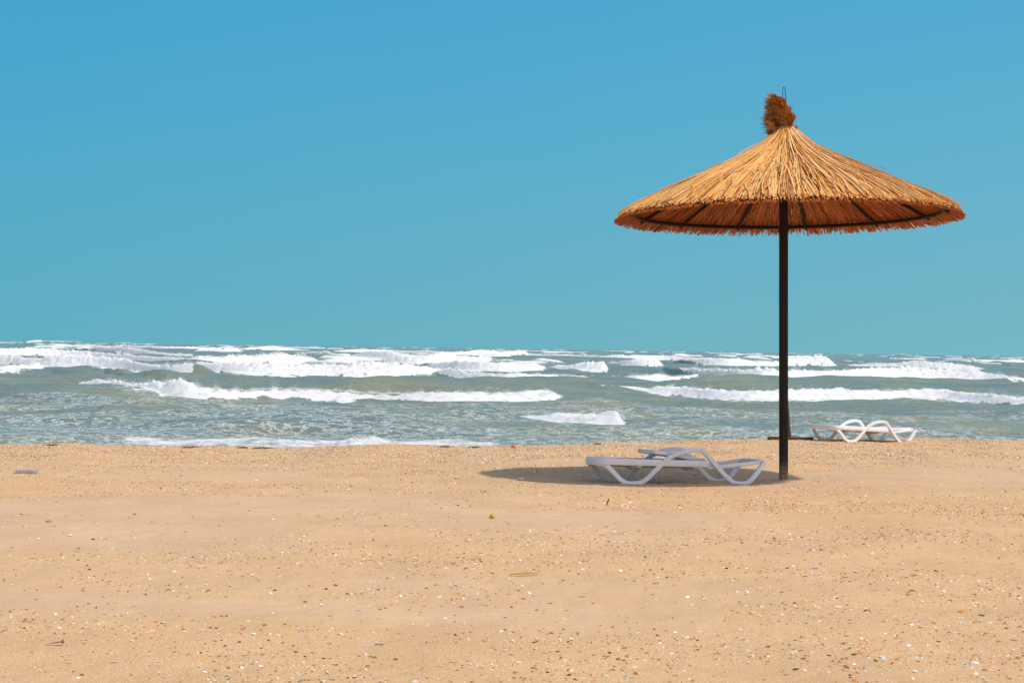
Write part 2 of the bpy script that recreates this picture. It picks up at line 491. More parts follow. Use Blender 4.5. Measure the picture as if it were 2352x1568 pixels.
BR.append((c5([(-600,220),(0,225),(120,220),(270,205),(290,235)]), c5([(-600,280),(0,282),(150,280),(240,272),(290,245)]), 1))
BR.append((c5([(-600,160),(0,160),(270,180),(300,165),(500,160),(800,180),(1000,215),(1200,215),(1300,205)]), c5([(-600,215),(0,218),(260,232),(400,240),(600,246),(700,240),(900,260),(1000,272),(1280,286),(1300,285)]), .95))
BR.append((c5([(-600,110),(0,108),(300,105),(400,120),(600,130),(800,150),(1100,165),(1300,175)]), c5([(-600,160),(0,160),(300,165),(600,170),(900,190),(1300,215)]), 1))
BR.append((c5([(590,104),(680,92),(900,108),(1000,122),(1120,140),(1300,150)]), c5([(590,120),(800,140),(1000,158),(1300,170)]), .9))
BR.append((c5([(1300,210),(1400,205),(1700,210),(2000,212),(2352,218)])+c6([(150,205),(300,200),(450,215),(620,232),(780,246)]),
           c5([(1300,262),(1400,272),(1600,285),(1850,293),(2000,287),(2352,295)])+c6([(150,298),(300,301),(550,300),(700,285),(780,255)]), 1))
BR.append((c5([(1290,172),(1340,152),(1450,162),(1620,148),(1700,158),(1820,142),(1900,138),(1980,150),(2100,165),(2160,200)]), c5([(1290,205),(1500,215),(1800,215),(2160,215)]), 1))
BR.append((c5([(850,88),(1000,88),(1200,100),(1400,98),(1550,106),(1700,100),(1800,88),(1900,98),(2010,114)]), c5([(850,95),(1000,112),(1200,121),(1500,118),(1800,117),(2010,118)]), 1))
BR.append((c5([(240,56),(330,52),(450,52),(540,62)]), c5([(240,60),(330,62),(450,65),(540,66)]), 1))
BR.append((c5([(780,72),(840,66),(900,74)]), c5([(780,75),(840,77),(900,78)]), 1))
BR.append((c5([(2000,132),(2120,128),(2200,122),(2260,142),(2352,148)])+c6([(80,160),(170,150)]), c5([(2000,140),(2120,160),(2250,172),(2352,176)])+c6([(80,174),(170,165)]), .95))
BR.append((c6([(70,124),(180,116),(400,118),(600,123),(850,130),(1000,124),(1200,122),(1345,120),(1360,140),(1700,150),(1900,155),(2352,158)])+c7([(400,130),(430,135)]),
           c6([(70,130),(180,146),(400,140),(700,150),(900,165),(1100,158),(1345,150),(1500,166),(1700,172),(1900,185),(2100,188),(2352,186)])+c7([(400,160),(430,150)]), .9))
BR.append((c6([(300,164),(450,155),(600,162),(800,160),(940,158),(1000,166),(1120,178)]), c6([(300,172),(450,210),(700,225),(900,215),(1120,210)]), .95))
BR.append((c6([(700,205),(900,190),(1100,205),(1250,205),(1400,212),(1480,232)]), c6([(700,240),(850,245),(1000,266),(1200,270),(1400,262),(1480,255)]), 1))
BR.append((c6([(1470,237),(1600,225),(1750,210),(1870,202),(1900,250)]), c6([(1470,242),(1650,260),(1780,270),(1900,270)]), 1))
BR.append((c6([(1890,200),(2050,198),(2250,190),(2270,230)]), c6([(1890,206),(2000,222),(2120,240),(2270,234)]), .85))
BR.append((c6([(730,262),(850,242),(1000,268),(1150,278),(1300,278),(1550,280),(1700,292),(1850,302),(2000,298),(2240,280),(2352,298)])+c7([(150,240)]),
           c6([(730,275),(900,302),(1100,322),(1300,332),(1500,318),(1700,310),(1900,325),(2100,330),(2250,334),(2352,312)])+c7([(150,250)]), .95))
BR.append((c6([(1800,392),(1850,386),(1900,394),(1940,404)]), c6([(1800,396),(1870,410),(1940,410)]), 1))
BR.append((c7([(60,132),(250,128),(420,126),(550,140),(700,140),(800,112),(1000,105),(1040,125),(1090,170)]), c7([(60,140),(200,165),(350,182),(600,180),(700,172),(900,182),(1000,185),(1090,180)]), .95))
BR.append((c7([(510,103),(600,98),(700,106)]), c7([(510,106),(600,110),(700,112)]), 1))
BR.append((c7([(760,108),(880,103),(1020,106)]), c7([(760,112),(880,114),(1020,113)]), .9))
BR.append((c7([(40,185),(200,192),(450,205),(600,192),(700,205),(900,205),(1100,210),(1200,203),(1350,190),(1550,188),(1800,208),(2000,200),(2100,225),(2352,255),(2700,262)]),
           c7([(40,195),(150,240),(400,255),(620,287),(700,272),(780,258),(930,282),(1100,262),(1400,262),(1700,266),(2000,272),(2352,290),(2700,296)]), 1))
BR.append((c7([(1180,166),(1350,158),(1500,158),(1600,138),(1800,148),(2000,172),(2080,192)]), c7([(1180,170),(1400,188),(1550,184),(1700,198),(2080,202)]), .95))
BR.append((c7([(1810,122),(1900,122),(2000,130),(2200,160)]), c7([(1810,130),(2000,155),(2200,178)]), 1))
BR.append((c7([(2180,134),(2260,126),(2352,136)]), c7([(2180,140),(2260,155),(2352,150)]), .9))
BR.append((c7([(1475,96),(1520,91),(1560,98)]), c7([(1475,100),(1520,106),(1560,104)]), 1))
BR.append((c7([(1600,118),(1700,108),(1740,122)]), c7([(1600,124),(1700,130),(1740,128)]), .8))
BR.append((c7([(1430,122),(1480,116),(1520,120)]), c7([(1430,127),(1480,130),(1520,128)]), .8))
BR.append((c7([(0,92),(60,90),(85,98)]), c7([(0,106),(60,107),(85,104)]), .9))
# low wash running up the beach
BR.append((c5([(660,745),(800,752),(1000,755),(1400,752),(1600,742),(1800,738),(2100,732),(2250,735),(2352,730)])+c6([(150,718),(340,708),(500,728),(750,722),(900,718),(1010,735),(1250,742),(1340,755)]),
           c5([(660,778),(1000,782),(1400,782),(1800,790),(2100,792),(2352,786)])+c6([(150,785),(340,780),(500,778),(750,780),(960,780),(1340,778)]), .60))
BR.append((c6([(980,748),(1100,728),(1250,740),(1300,752)]), c6([(980,765),(1100,776),(1250,772),(1300,765)]), .5))
BR.append((c5([(-400,680),(0,682),(200,655),(400,672),(460,700)]), c5([(-400,700),(0,700),(200,690),(400,705),(460,712)]), .42))
# green, unbroken swells: shoulders of the breakers and low waves nearer the shore (foam 0)
SW = [
 (c5([(-500,345),(0,350),(300,348),(560,342)]), .55, 2.6),
 (c5([(250,235),(350,236),(600,248),(700,242),(900,262),(1280,288),(1500,292),(2000,292),(2352,296)]), .5, 2.4),
 (c5([(-400,612),(0,615),(400,620),(1000,612),(1500,590),(1900,572),(2352,575)])+c6([(400,585),(900,590),(1300,585),(2020,610),(2352,610)])+c7([(600,590),(1500,575),(2352,590)]), .42, 2.4),
 (c5([(-400,700),(200,655),(700,650),(1200,665),(1700,690),(2352,655)])+c6([(500,640),(1000,660),(1600,700),(2352,690)])+c7([(700,640),(1400,620),(1750,572),(1900,590),(2352,620)]), .25, 2.0),
 (c6([(1500,335),(2000,340),(2352,345)])+c7([(0,300),(700,290),(1200,290),(1700,300),(2352,310)]), .45, 3.0),
 (c7([(1000,420),(1500,430),(1700,440),(2352,470)]), .3, 2.2),
]
def build_sea():
    ts = np.concatenate([np.linspace(-1.6, -.40, 60)[:-1], np.linspace(-.40, .40, 1150), np.linspace(.40, 1.6, 60)[1:]])
    ds = [27.0]
    while ds[-1] < 9000:
        d = ds[-1]
        ds.append(d + (max(.055, d*.0017) if d < 160 else d*.0028 if d < 700 else d*.02))
    ds = np.array(ds)
    T, D = np.meshgrid(ts, ds)
    X = T*D
    XP = 1176 + F*T                                 # column of the picture this direction belongs to
    step = np.interp(D, ds[1:], np.diff(ds))
    # chop
    Z = np.zeros_like(X)
    rg = np.random.default_rng(5)
    for i in range(46):
        lam = 1.0*(1.11**i) * .9
        if lam > 40: break
        th = rg.normal(0, .50)
        k = 2*math.pi/lam
        a = .0135*lam**.80 * (1 if lam < 12 else .6)
        fade = np.clip((lam/ (step*3.5)) - 1, 0, 1)
        ph = rg.uniform(0, 6.28)
        w = np.cos(k*(math.sin(th)*X + math.cos(th)*D) + ph + 1.5*perlin(X*.08+i, D*.08, i))
        Z += a*fade*(w + .35*(w*w-.5)) * .55
    shore = sstep(33, 50, D)
    Z *= .65 + .45*shore
    foam = np.zeros_like(X); lift = np.zeros_like(X)
    rag = fbm(X*1.1, D*.9, 5, 77)
    rag2 = fbm(X*.35, D*.10, 4, 78)
    def gs(v, sig):
        k = int(sig*3); w = np.exp(-.5*(np.arange(-k, k+1)/sig)**2); w /= w.sum()
        return np.convolve(np.pad(v, k, mode='edge'), w, mode='valid')
    rag3 = fbm(X*2.2, D*2.8, 4, 79)
    ragc = fbm(X*.22, D*.10, 3, 80)
    SPR = []; damp = np.ones_like(X); later = []
    for top, bot, st in BR:
        tx = np.array([p[0] for p in top]); ty = np.array([p[1] for p in top])
        bx = np.array([p[0] for p in bot]); by = np.array([p[1] for p in bot])
        x0, x1 = max(tx.min(), bx.min()), min(tx.max(), bx.max())
        EX = min(70., (x1-x0)*.35+14)
        cols = np.arange(len(ts))[(1176+F*ts > x0-EX) & (1176+F*ts < x1+EX)]
        if len(cols) == 0: continue
        c0, c1 = cols[0], cols[-1]+1
        xp = 1176 + F*ts[c0:c1]
        xq = np.clip(xp, x0, x1)
        tY = np.interp(xq, tx, ty) + (xp-xq)*ROLL; bY = np.interp(xq, bx, by) + (xp-xq)*ROLL
        dpix = np.maximum(bY - hz(xp), 8.0)
        dbr = np.clip(F*HS/dpix, 30, 900)
        th = np.maximum(bY - tY, .5)
        sig = min(28., max(6., (x1-x0)/2.4*.25))
        w = th**2
        db = gs(dbr*w, sig)/gs(w, sig)
        # the crest follows a smooth line; its height comes from the crest line in the picture
        hh = HS - (tY-hz(xp))*(db+1.5)/F
        wf = gs(1.6*np.clip(hh, .1, 2.5) + .8, 8)
        h = HS - (tY - hz(xp))*(db+wf)/F
        h = np.clip(h, .04, 2.6)
        taper = sstep(0, 1, np.minimum(xp-(x0-EX), (x1+EX)-xp)/EX)
        h = gs(h, 1.5)*taper
        inside = np.clip(np.minimum(xp-x0, x1-xp)/10+.6, 0, 1) if st > .75 else sstep(0, 1, np.minimum(xp-x0, x1-xp)/90)
        s = D[:, c0:c1] - db[None, :]
        H = h[None, :]; WF = wf[None, :]
        u = s/WF
        front = sstep(0, 1, u)**.8
        back = np.exp(-np.maximum(s-WF, 0)/(2.5+3.0*H))
        prof = H*front*back
        body = np.exp(-((u-.75)/.55)**2)*inside[None, :]
        prof = prof + H*body*(.22*rag[:, c0:c1] + .12*rag3[:, c0:c1]) + H*.18*np.exp(-((u-1.0)/.28)**2)*inside[None, :]*np.maximum(rag3[:, c0:c1]+.1, 0)*2
        lift[:, c0:c1] = np.maximum(lift[:, c0:c1], prof)
        damp[:, c0:c1] = np.minimum(damp[:, c0:c1], 1 - .85*np.exp(-((u-.3)/1.3)**2)*taper[None, :])
        later.append((c0, c1, xp, u, WF, bY, th, st, inside, s))
        if st > .85: SPR.append((xp, db+wf*.9, h, inside, th))
    build_sea.SPR = SPR
    Z *= damp
    ZF = Z + lift
    for c0, c1, xp, u, WF, bY, th, st, inside, s in later:
        # where the white water reaches down the front
        Yv = hz(xp)[None, :] + F*(HS - ZF[:, c0:c1])/D[:, c0:c1]
        low = bY[None, :] + (1.2+.13*th[None, :])*(ragc[:, c0:c1]*2.2 + rag[:, c0:c1]*3.0 + rag3[:, c0:c1]*2.0)
        fm = st*sstep(-2.0-.22*th[None, :], 1.0+.10*th[None, :], low - Yv)*sstep(-3.0, -1.2, u)*(1 - sstep(1.15, 1.7, u))*inside[None, :]
        fm = fm*(1 + .5*np.exp(-(th[None, :]/5)**2))
        trail = .46*st*np.exp(-np.maximum(s-WF, 0)/(3*WF))*(u > .8)*inside[None, :]
        foam[:, c0:c1] = np.maximum(foam[:, c0:c1], np.maximum(fm, trail*np.clip(.6+rag2[:, c0:c1]*1.3, 0, 1)*.8))
    for top, h, wd in SW:
        tx = np.array([p[0] for p in top]); ty = np.array([p[1] for p in top])
        tY = np.interp(1176+F*ts, tx, ty)
        # the crest stands h above the sea and is seen at tY
        db = np.clip(F*(HS-h)/np.maximum(tY-hz(1176+F*ts), 6), 30, 900)
        s = D - db[None, :]
        pr = h*np.where(s < 0, np.exp(-(s/wd)**2), np.exp(-(s/(wd*2))**2))
        pr *= .75 + .35*perlin(X*.15, D*.05, int(h*100))
        lift = np.maximum(lift, pr)
    # distant white horses
    far = (D > 150)
    wc = sstep(.30, .42, fbm(X*.030, D*.012, 3, 55) * 1.25) * sstep(.10, .30, perlin(X*.02+9, D*.07, 56))
    wc = wc*far*(1-.35*sstep(1500, 4000, D))
    Z = Z + wc*.8
    foam = np.maximum(foam, wc*.9)
    farswell = sstep(150, 260, D)*(.45*np.maximum(perlin(X*.012, D*.045, 60), -.3))
    Z = Z + lift + farswell
    lace = .14 + .62*np.exp(-((D-38)/7)**2) + .46*np.exp(-((D-54)/7)**2) - .15*sstep(70, 120, D)
    lace = lace + .22*np.exp(-((D-41)/6)**2)*sstep(-.02, -.18, T)
    lace = lace + .35*sstep(.02, .2, foam)*(foam < .4)
    V = np.stack([X, D, SEA + Z], -1).reshape(-1, 3)
    nr, nc = T.shape
    i = np.arange(nr*nc).reshape(nr, nc)
    Q = np.stack([i[:-1, :-1], i[:-1, 1:], i[1:, 1:], i[1:, :-1]], -1).reshape(-1, 4)
    print('sea', T.shape)
    o = mesh_np('sea', V, Q, M_SEA, attrs={'foam': foam, 'lace': lace})
    tag(o, 'rough grey-green sea with rows of white breakers', 'sea', kind='structure')
build_sea()
def spray():
    """torn drops and froth thrown up along the crests"""
    rg = np.random.default_rng(8)
    P = []; S = []
    for xp, dc, h, ins, th in build_sea.SPR:
        span = np.ptp(xp)
        n = int(span*16)
        k = rg.integers(0, len(xp), n)
        burst = np.clip(perlin(xp*.045, xp*0+dc.mean()*.3, 44)+.25, 0, 1)[k]
        sel = rg.uniform(0, 1, n) < (.25+.9*burst)*ins[k]
        k = k[sel]; burst = burst[sel]; m_ = len(k)
        d = dc[k] + rg.normal(0, .25, m_)
        x = (xp[k]+rg.uniform(-1.2, 1.2, m_)-1176)/F*d
        z = SEA + h[k]*(.92 + rg.exponential(.05+.16*burst, m_)*np.clip(130/d, .15, 1))
        P.append(np.stack([x, d, z], -1)); S.append(d/F*rg.uniform(.25, .75, m_))
    P = np.concatenate(P); S = np.concatenate(S); n = len(P)
    T4_ = np.array([[1, 1, 1], [1, -1, -1], [-1, 1, -1], [-1, -1, 1]])*.6
    V = (P[:, None] + T4_[None]*S[:, None, None]*rg.uniform(.6, 1.3, (n, 4, 1))).reshape(-1, 3)
    b = (np.arange(n)*4)[:, None, None]
    Q = (b + np.array([[0, 1, 2], [0, 3, 1], [0, 2, 3], [1, 3, 2]])[None]).reshape(-1, 3)
    o = mesh_np('sea_spray', V, Q, M_SPRAY, smooth=False)
    tag(o, 'white spray torn from the tops of the breakers', 'spray', kind='stuff')
    print('spray', n)
M_SPRAY = mat_flat('spray', (.80, .81, .81), (.86, .86, .86), 3, .8, .2)
spray()

# ------------------------------------------------------------------ thatched parasol
def tubes(P, rad, k=4, cap=True, twist=None):
    """P (n,s,3) centre lines, rad (n,s). returns V,Q"""
    n, s, _ = P.shape
    t = np.gradient(P, axis=1); t /= np.linalg.norm(t, axis=2, keepdims=True)+1e-9
    up = np.zeros_like(t); up[..., 2] = 1
    a = np.cross(t, up); a /= np.linalg.norm(a, axis=2, keepdims=True)+1e-9
    b = np.cross(a, t)
    V = np.zeros((n, s, k, 3))
    for j in range(k):
        an = 2*math.pi*(j+.5)/k
        V[:, :, j] = P + a*(rad*math.cos(an))[..., None] + b*(rad*math.sin(an))[..., None]
    idx = np.arange(n*s*k).reshape(n, s, k)
    nx = np.roll(idx, -1, axis=2)
    Q = np.stack([idx[:, :-1], nx[:, :-1], nx[:, 1:], idx[:, 1:]], -1).reshape(-1, 4)
    if cap and k == 4:
        Q = np.concatenate([Q, idx[:, -1][:, ::-1], idx[:, 0]])
    return V.reshape(-1, 3), Q

RIM = 2.66   # height of the rim above the sand
PR = np.array([0, .06, .125, .275, .44, .77, 1.1, 1.44, 1.75, 1.95])
PZ = np.array([.97, .93, .865, .740, .640, .470, .325, .165, .0, -.10])
def prof(r): return np.interp(r, PR, PZ)
def straw_col(n, seed):
    rg = np.random.default_rng(seed)
    base = np.array([(.90, .58, .22), (.84, .48, .15), (.93, .68, .34), (.66, .33, .09), (.40, .17, .045), (.88, .76, .60)])
    w = rg.choice(6, n, p=[.34, .26, .18, .12, .07, .03])
    c = base[w]*np.array([[1.02, .90, .74]])*rg.uniform(.85, 1.1, (n, 1))
    return c
def make_parasol():
    X, Y = 1799.5, 1105
    a, c = ray(X, Y)
    d = 15.57
    loc = (a*d, d, bz(a*d, d))
    root = empty('thatched_parasol', loc, (0, -ROLL, 0))
    tag(root, 'round thatched straw parasol on one tall dark pole', 'parasol')
    # pole
    mb = MB()
    pts = [Vector((0, 0, -.35)), Vector((0, 0, 0)), Vector((0, 0, 1.5)), Vector((.003, 0, RIM+.80))]
    pts = [pts[0].lerp(pts[1], i/3) for i in range(3)] + [pts[1].lerp(pts[2], i/6) for i in range(6)] + [pts[2].lerp(pts[3], i/6) for i in range(7)]
    mb.sweep(pts, (0, 1, 0), rrect(.086, .086, .022, 4))
    mb.build('pole', M_POLE, root)
    mb = MB()
    zc = RIM - .10
    mb.sweep([(0, 0, zc-.03), (0, 0, zc+.03)], (0, 1, 0), rrect(.098, .098, .02, 4))
    mb.sweep([(.045, 0, zc), (.062, 0, zc)], (0, 0, 1), circ(.012, 8))
    mb.build('collar', M_FRAME, root)
    OX = .03
    # rings and ribs
    def ring(r, z, rad, name):
        mb = MB(); n = 72
        P = [(OX+r*math.cos(2*math.pi*i/n), r*math.sin(2*math.pi*i/n), z-.010*r*math.sin(2*math.pi*i/n)) for i in range(n)]
        mb.sweep(P, (0, 0, 1), circ(rad, 8), closed=True)
        mb.build(name, M_FRAME, root)
    ring(1.55, RIM+prof(1.55)-.058, .019, 'outer_ring')
    angs = [-63, -36, -9.5, 18, 47.7, 77] + [77+28.5*i for i in range(1, 7)]
    for q in angs:
        az = R(90 - q)
        mb = MB()
        P = [(OX+r*math.cos(az), r*math.sin(az), RIM+prof(r)-.052-.010*r*math.sin(az)) for r in (.04, .15, .3, .5, .8, 1.1, 1.4, 1.60)]
        mb.sweep(P, (0, 0, 1), circ(.016, 8))
        mb.build('rib', M_FRAME, root)
    # thatch: several thousand reeds laid from the crown to the rim
    rg = np.random.default_rng(3)
    VV = []; QQ = []; CC = []; b0 = 0
    def add(V, Q, col, per):
        nonlocal b0
        VV.append(V); QQ.append(Q+b0); CC.append(np.repeat(col, per, axis=0)); b0 += len(V)
    S = 9
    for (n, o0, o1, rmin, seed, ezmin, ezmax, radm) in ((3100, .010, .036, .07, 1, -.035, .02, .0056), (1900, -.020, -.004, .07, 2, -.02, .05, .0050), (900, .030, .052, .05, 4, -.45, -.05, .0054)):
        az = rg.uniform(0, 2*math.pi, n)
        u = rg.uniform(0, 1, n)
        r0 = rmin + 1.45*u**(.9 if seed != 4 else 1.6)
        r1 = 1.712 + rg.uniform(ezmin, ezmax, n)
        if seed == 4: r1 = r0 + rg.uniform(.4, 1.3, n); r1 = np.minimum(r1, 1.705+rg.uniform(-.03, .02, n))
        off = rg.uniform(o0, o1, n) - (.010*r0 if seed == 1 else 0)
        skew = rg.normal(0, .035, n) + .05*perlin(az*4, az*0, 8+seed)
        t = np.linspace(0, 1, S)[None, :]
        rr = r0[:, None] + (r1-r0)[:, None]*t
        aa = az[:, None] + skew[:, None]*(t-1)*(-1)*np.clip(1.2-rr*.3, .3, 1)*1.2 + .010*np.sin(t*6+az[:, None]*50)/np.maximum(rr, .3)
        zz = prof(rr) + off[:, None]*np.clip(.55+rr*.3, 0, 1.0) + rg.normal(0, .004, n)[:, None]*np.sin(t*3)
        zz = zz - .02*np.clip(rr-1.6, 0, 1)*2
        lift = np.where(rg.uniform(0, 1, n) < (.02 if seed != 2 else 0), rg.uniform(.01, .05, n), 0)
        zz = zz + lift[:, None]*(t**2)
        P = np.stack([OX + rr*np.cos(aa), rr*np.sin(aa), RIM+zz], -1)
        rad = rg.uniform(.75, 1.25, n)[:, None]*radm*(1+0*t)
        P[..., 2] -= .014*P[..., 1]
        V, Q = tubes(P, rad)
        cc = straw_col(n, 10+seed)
        if seed == 2: cc = cc*np.array([[.50, .235, .13]])      # reddish lining reeds, with the shade under the roof put into their colour
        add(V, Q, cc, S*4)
    # closed sheet so no daylight leaks; its dark colour stands in for gap shade
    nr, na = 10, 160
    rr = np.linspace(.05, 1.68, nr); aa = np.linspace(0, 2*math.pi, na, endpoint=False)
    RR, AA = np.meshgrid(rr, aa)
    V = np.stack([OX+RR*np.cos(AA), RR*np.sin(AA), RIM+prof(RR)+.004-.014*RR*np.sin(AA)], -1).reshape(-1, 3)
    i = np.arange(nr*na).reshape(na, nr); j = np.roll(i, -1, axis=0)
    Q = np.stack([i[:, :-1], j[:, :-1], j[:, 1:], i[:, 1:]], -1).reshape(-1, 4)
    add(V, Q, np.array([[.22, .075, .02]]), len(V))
    V = np.concatenate(VV); Q = np.concatenate(QQ); Cc = np.concatenate(CC)
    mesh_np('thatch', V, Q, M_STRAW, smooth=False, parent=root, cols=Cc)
    # loose reeds sticking out on the roof and hanging from the rim
    n = 46
    az = rg.uniform(0, 2*math.pi, n); r0 = rg.uniform(.3, 1.4, n)
    t = np.linspace(0, 1, 5)[None, :]
    ln = rg.uniform(.12, .35, n)[:, None]
    rr = r0[:, None] + ln*t*.9; aa = az[:, None] + rg.normal(0, .16, n)[:, None]*t
    zz = prof(rr) + .055 + rg.uniform(0, .05, n)[:, None]*t*(1-.5*t)
    P = np.stack([OX+rr*np.cos(aa), rr*np.sin(aa), RIM+zz], -1)
    V, Q = tubes(P, np.full(P.shape[:2], .0028))
    mesh_np('loose_reeds', V, Q, M_STRAW, smooth=False, parent=root, cols=np.repeat(straw_col(n, 9), 20, axis=0))
    # plume tuft on the crown
    TT = [0, .12, .3, .45, .58, .70, .78, .90, 1.0]
    TL = [-.045, -.062, -.082, -.100, -.115, -.120, -.090, -.095, -.105]
    TR = [.070, .090, .104, .106, .098, .080, .060, .000, -.070]
    z0t, z1t = RIM+.79, RIM+1.25
    nh = 11000
    tt = rg.uniform(0, 1, nh)**1.05
    xl = np.interp(tt, TT, TL); xr = np.interp(tt, TT, TR)
    fx_ = rg.uniform(0, 1, nh); aa = rg.uniform(0, 2*math.pi, nh)
    xc = (xl+xr)/2; hw = (xr-xl)/2
    rr_ = np.sqrt(rg.uniform(.25, 1, nh))
    # clumps: hairs gather on about forty plume heads
    ck = (np.floor(aa/(2*math.pi)*9) + np.floor(tt*7+.5*np.sin(aa*3))*9).astype(int)
    cl_ = np.random.default_rng(4).normal(0, 1, (200, 3))[ck % 200]
    px_ = xc + (hw-.026)*rr_*np.cos(aa) + .015*cl_[:, 0]
    py_ = .075*rr_*np.sin(aa)*(1-.5*tt) + .008*cl_[:, 1]
    st = np.stack([px_+.005, py_, z0t + (z1t-z0t)*tt - .02], -1)
    d1 = np.stack([np.cos(aa)*.8 - .45, np.sin(aa)*.8, np.full(nh, .55)], -1) + .42*cl_ + rg.normal(0, .20, (nh, 3))
    d1 /= np.linalg.norm(d1, axis=1)[:, None]
    L = rg.uniform(.022, .060, nh)[:, None]*(1+.35*np.abs(cl_[:, :1]))*(1 + .7*(np.cos(aa)[:, None] < -.3)*rg.uniform(0, 1, (nh, 1)))
    q = np.linspace(0, 1, 4)
    P = np.stack([st + d1*L*qq + np.array([-.35, 0, -.15])*L*qq*qq for qq in q], 1)
    pc = np.array([(.60, .25, .07), (.42, .16, .04), (.74, .42, .17), (.24, .09, .03)])
    cols = pc[rg.choice(4, nh, p=[.45, .25, .18, .12])]*rg.uniform(.8, 1.2, (nh, 1))*(1+.18*cl_[:, 2:3])
    # single feathery heads that stand clear of the mass, most of them blown to the left
    Pe = []; ce = []
    for (hx, hz_, ex, ez, nn) in ((-.085, .10, -.055, .020, 150), (-.095, .17, -.065, .035, 160), (-.105, .24, -.060, .045, 170), (-.110, .31, -.070, .055, 180), (-.080, .36, -.055, .080, 190), (-.045, .38, -.030, .085, 190), (.015, .36, .000, .070, 150), (.055, .31, .018, .055, 140), (.085, .22, .035, .050, 130), (.098, .12, .035, .045, 120), (-.010, .26, -.02, .03, 150), (.03, .16, .01, .03, 150)):
        yy = rg.uniform(-.06, .02)
        t_ = rg.uniform(0, 1, nn)[:, None]
        st = np.array([hx, yy, z0t+hz_-.02]) + np.array([ex, 0, ez])*t_
        dv = np.array([ex, 0, ez])/math.hypot(ex, ez)
        dd_ = dv[None] + rg.normal(0, .45, (nn, 3))
        Lh = .046*(1.1-.6*t_)
        Pe.append(np.stack([st + dd_*Lh*qq + np.array([-.2, 0, -.25])*Lh*qq*qq for qq in q], 1))
        ce.append(np.array([[.70, .33, .10]])*rg.uniform(.6, 1.25, (nn, 1)))
    P = np.concatenate([P] + Pe); cols = np.concatenate([cols] + ce)
    rad = np.tile(np.array([.0026, .0022, .0016, .0006]), (len(P), 1))
    V1, Q1 = tubes(P, rad, k=3, cap=False)
    # the dense heart of the tuft
    nr_, na_ = 14, 20
    tv = np.linspace(0, .93, nr_); av = np.linspace(0, 2*math.pi, na_, endpoint=False)
    Tv, Av = np.meshgrid(tv, av)
    XL = np.interp(Tv, TT, TL); XR = np.interp(Tv, TT, TR)
    cap_ = np.sqrt(np.clip(1-(Tv/.93)**6, 0, 1))
    wob = 1+.12*np.sin(Av*3+Tv*9)
    Vh = np.stack([(XL+XR)/2 + ((XR-XL)/2-.030)*np.cos(Av)*cap_*wob, .050*np.sin(Av)*cap_*wob*(1-.4*Tv), z0t+(z1t-z0t)*Tv-.02], -1).reshape(-1, 3)
    i = np.arange(nr_*na_).reshape(na_, nr_); j = np.roll(i, -1, axis=0)
    Qh = np.stack([i[:, :-1], j[:, :-1], j[:, 1:], i[:, 1:]], -1).reshape(-1, 4)
    V = np.concatenate([V1, Vh]); Q = np.concatenate([Q1, Qh+len(V1)])
    cc = np.concatenate([np.repeat(cols, 12, axis=0), np.tile(np.array([[.20, .08, .025]]), (len(Vh), 1))])
    mesh_np('plume_tuft', V, Q, M_PLUME, smooth=False, parent=root, cols=cc)
    # binding and straw ends gathered under the tuft
    n = 260
    az = rg.uniform(0, 2*math.pi, n); t = np.linspace(0, 1, 5)[None, :]
    rr = .045 + rg.uniform(0, .03, n)[:, None] + .10*(1-t)**2*rg.uniform(.4, 1.3, n)[:, None]
    zz = .72 + .17*t + rg.normal(0, .012, n)[:, None]
    P = np.stack([OX*.5+rr*np.cos(az[:, None]), rr*np.sin(az[:, None]), RIM+zz], -1)
    V, Q = tubes(P, np.full(P.shape[:2], .0045))
    mesh_np('crown_reeds', V, Q, M_STRAW, smooth=False, parent=root, cols=np.repeat(straw_col(n, 19)*.8, 20, axis=0))
    # wire loop
    mb = MB()
    zt = RIM+1.345
    P = catmull([(-.008, 0, RIM+.9), (-.010, 0, RIM+1.15), (-.004, 0, zt-.03), (.006, 0, zt), (.018, 0, zt-.03), (.026, 0, RIM+1.15), (.026, 0, RIM+.9)], 6)
    mb.sweep(P, (0, 1, 0), circ(.0042, 6))
    mb.build('wire_loop', M_WIRE, root)
make_parasol()

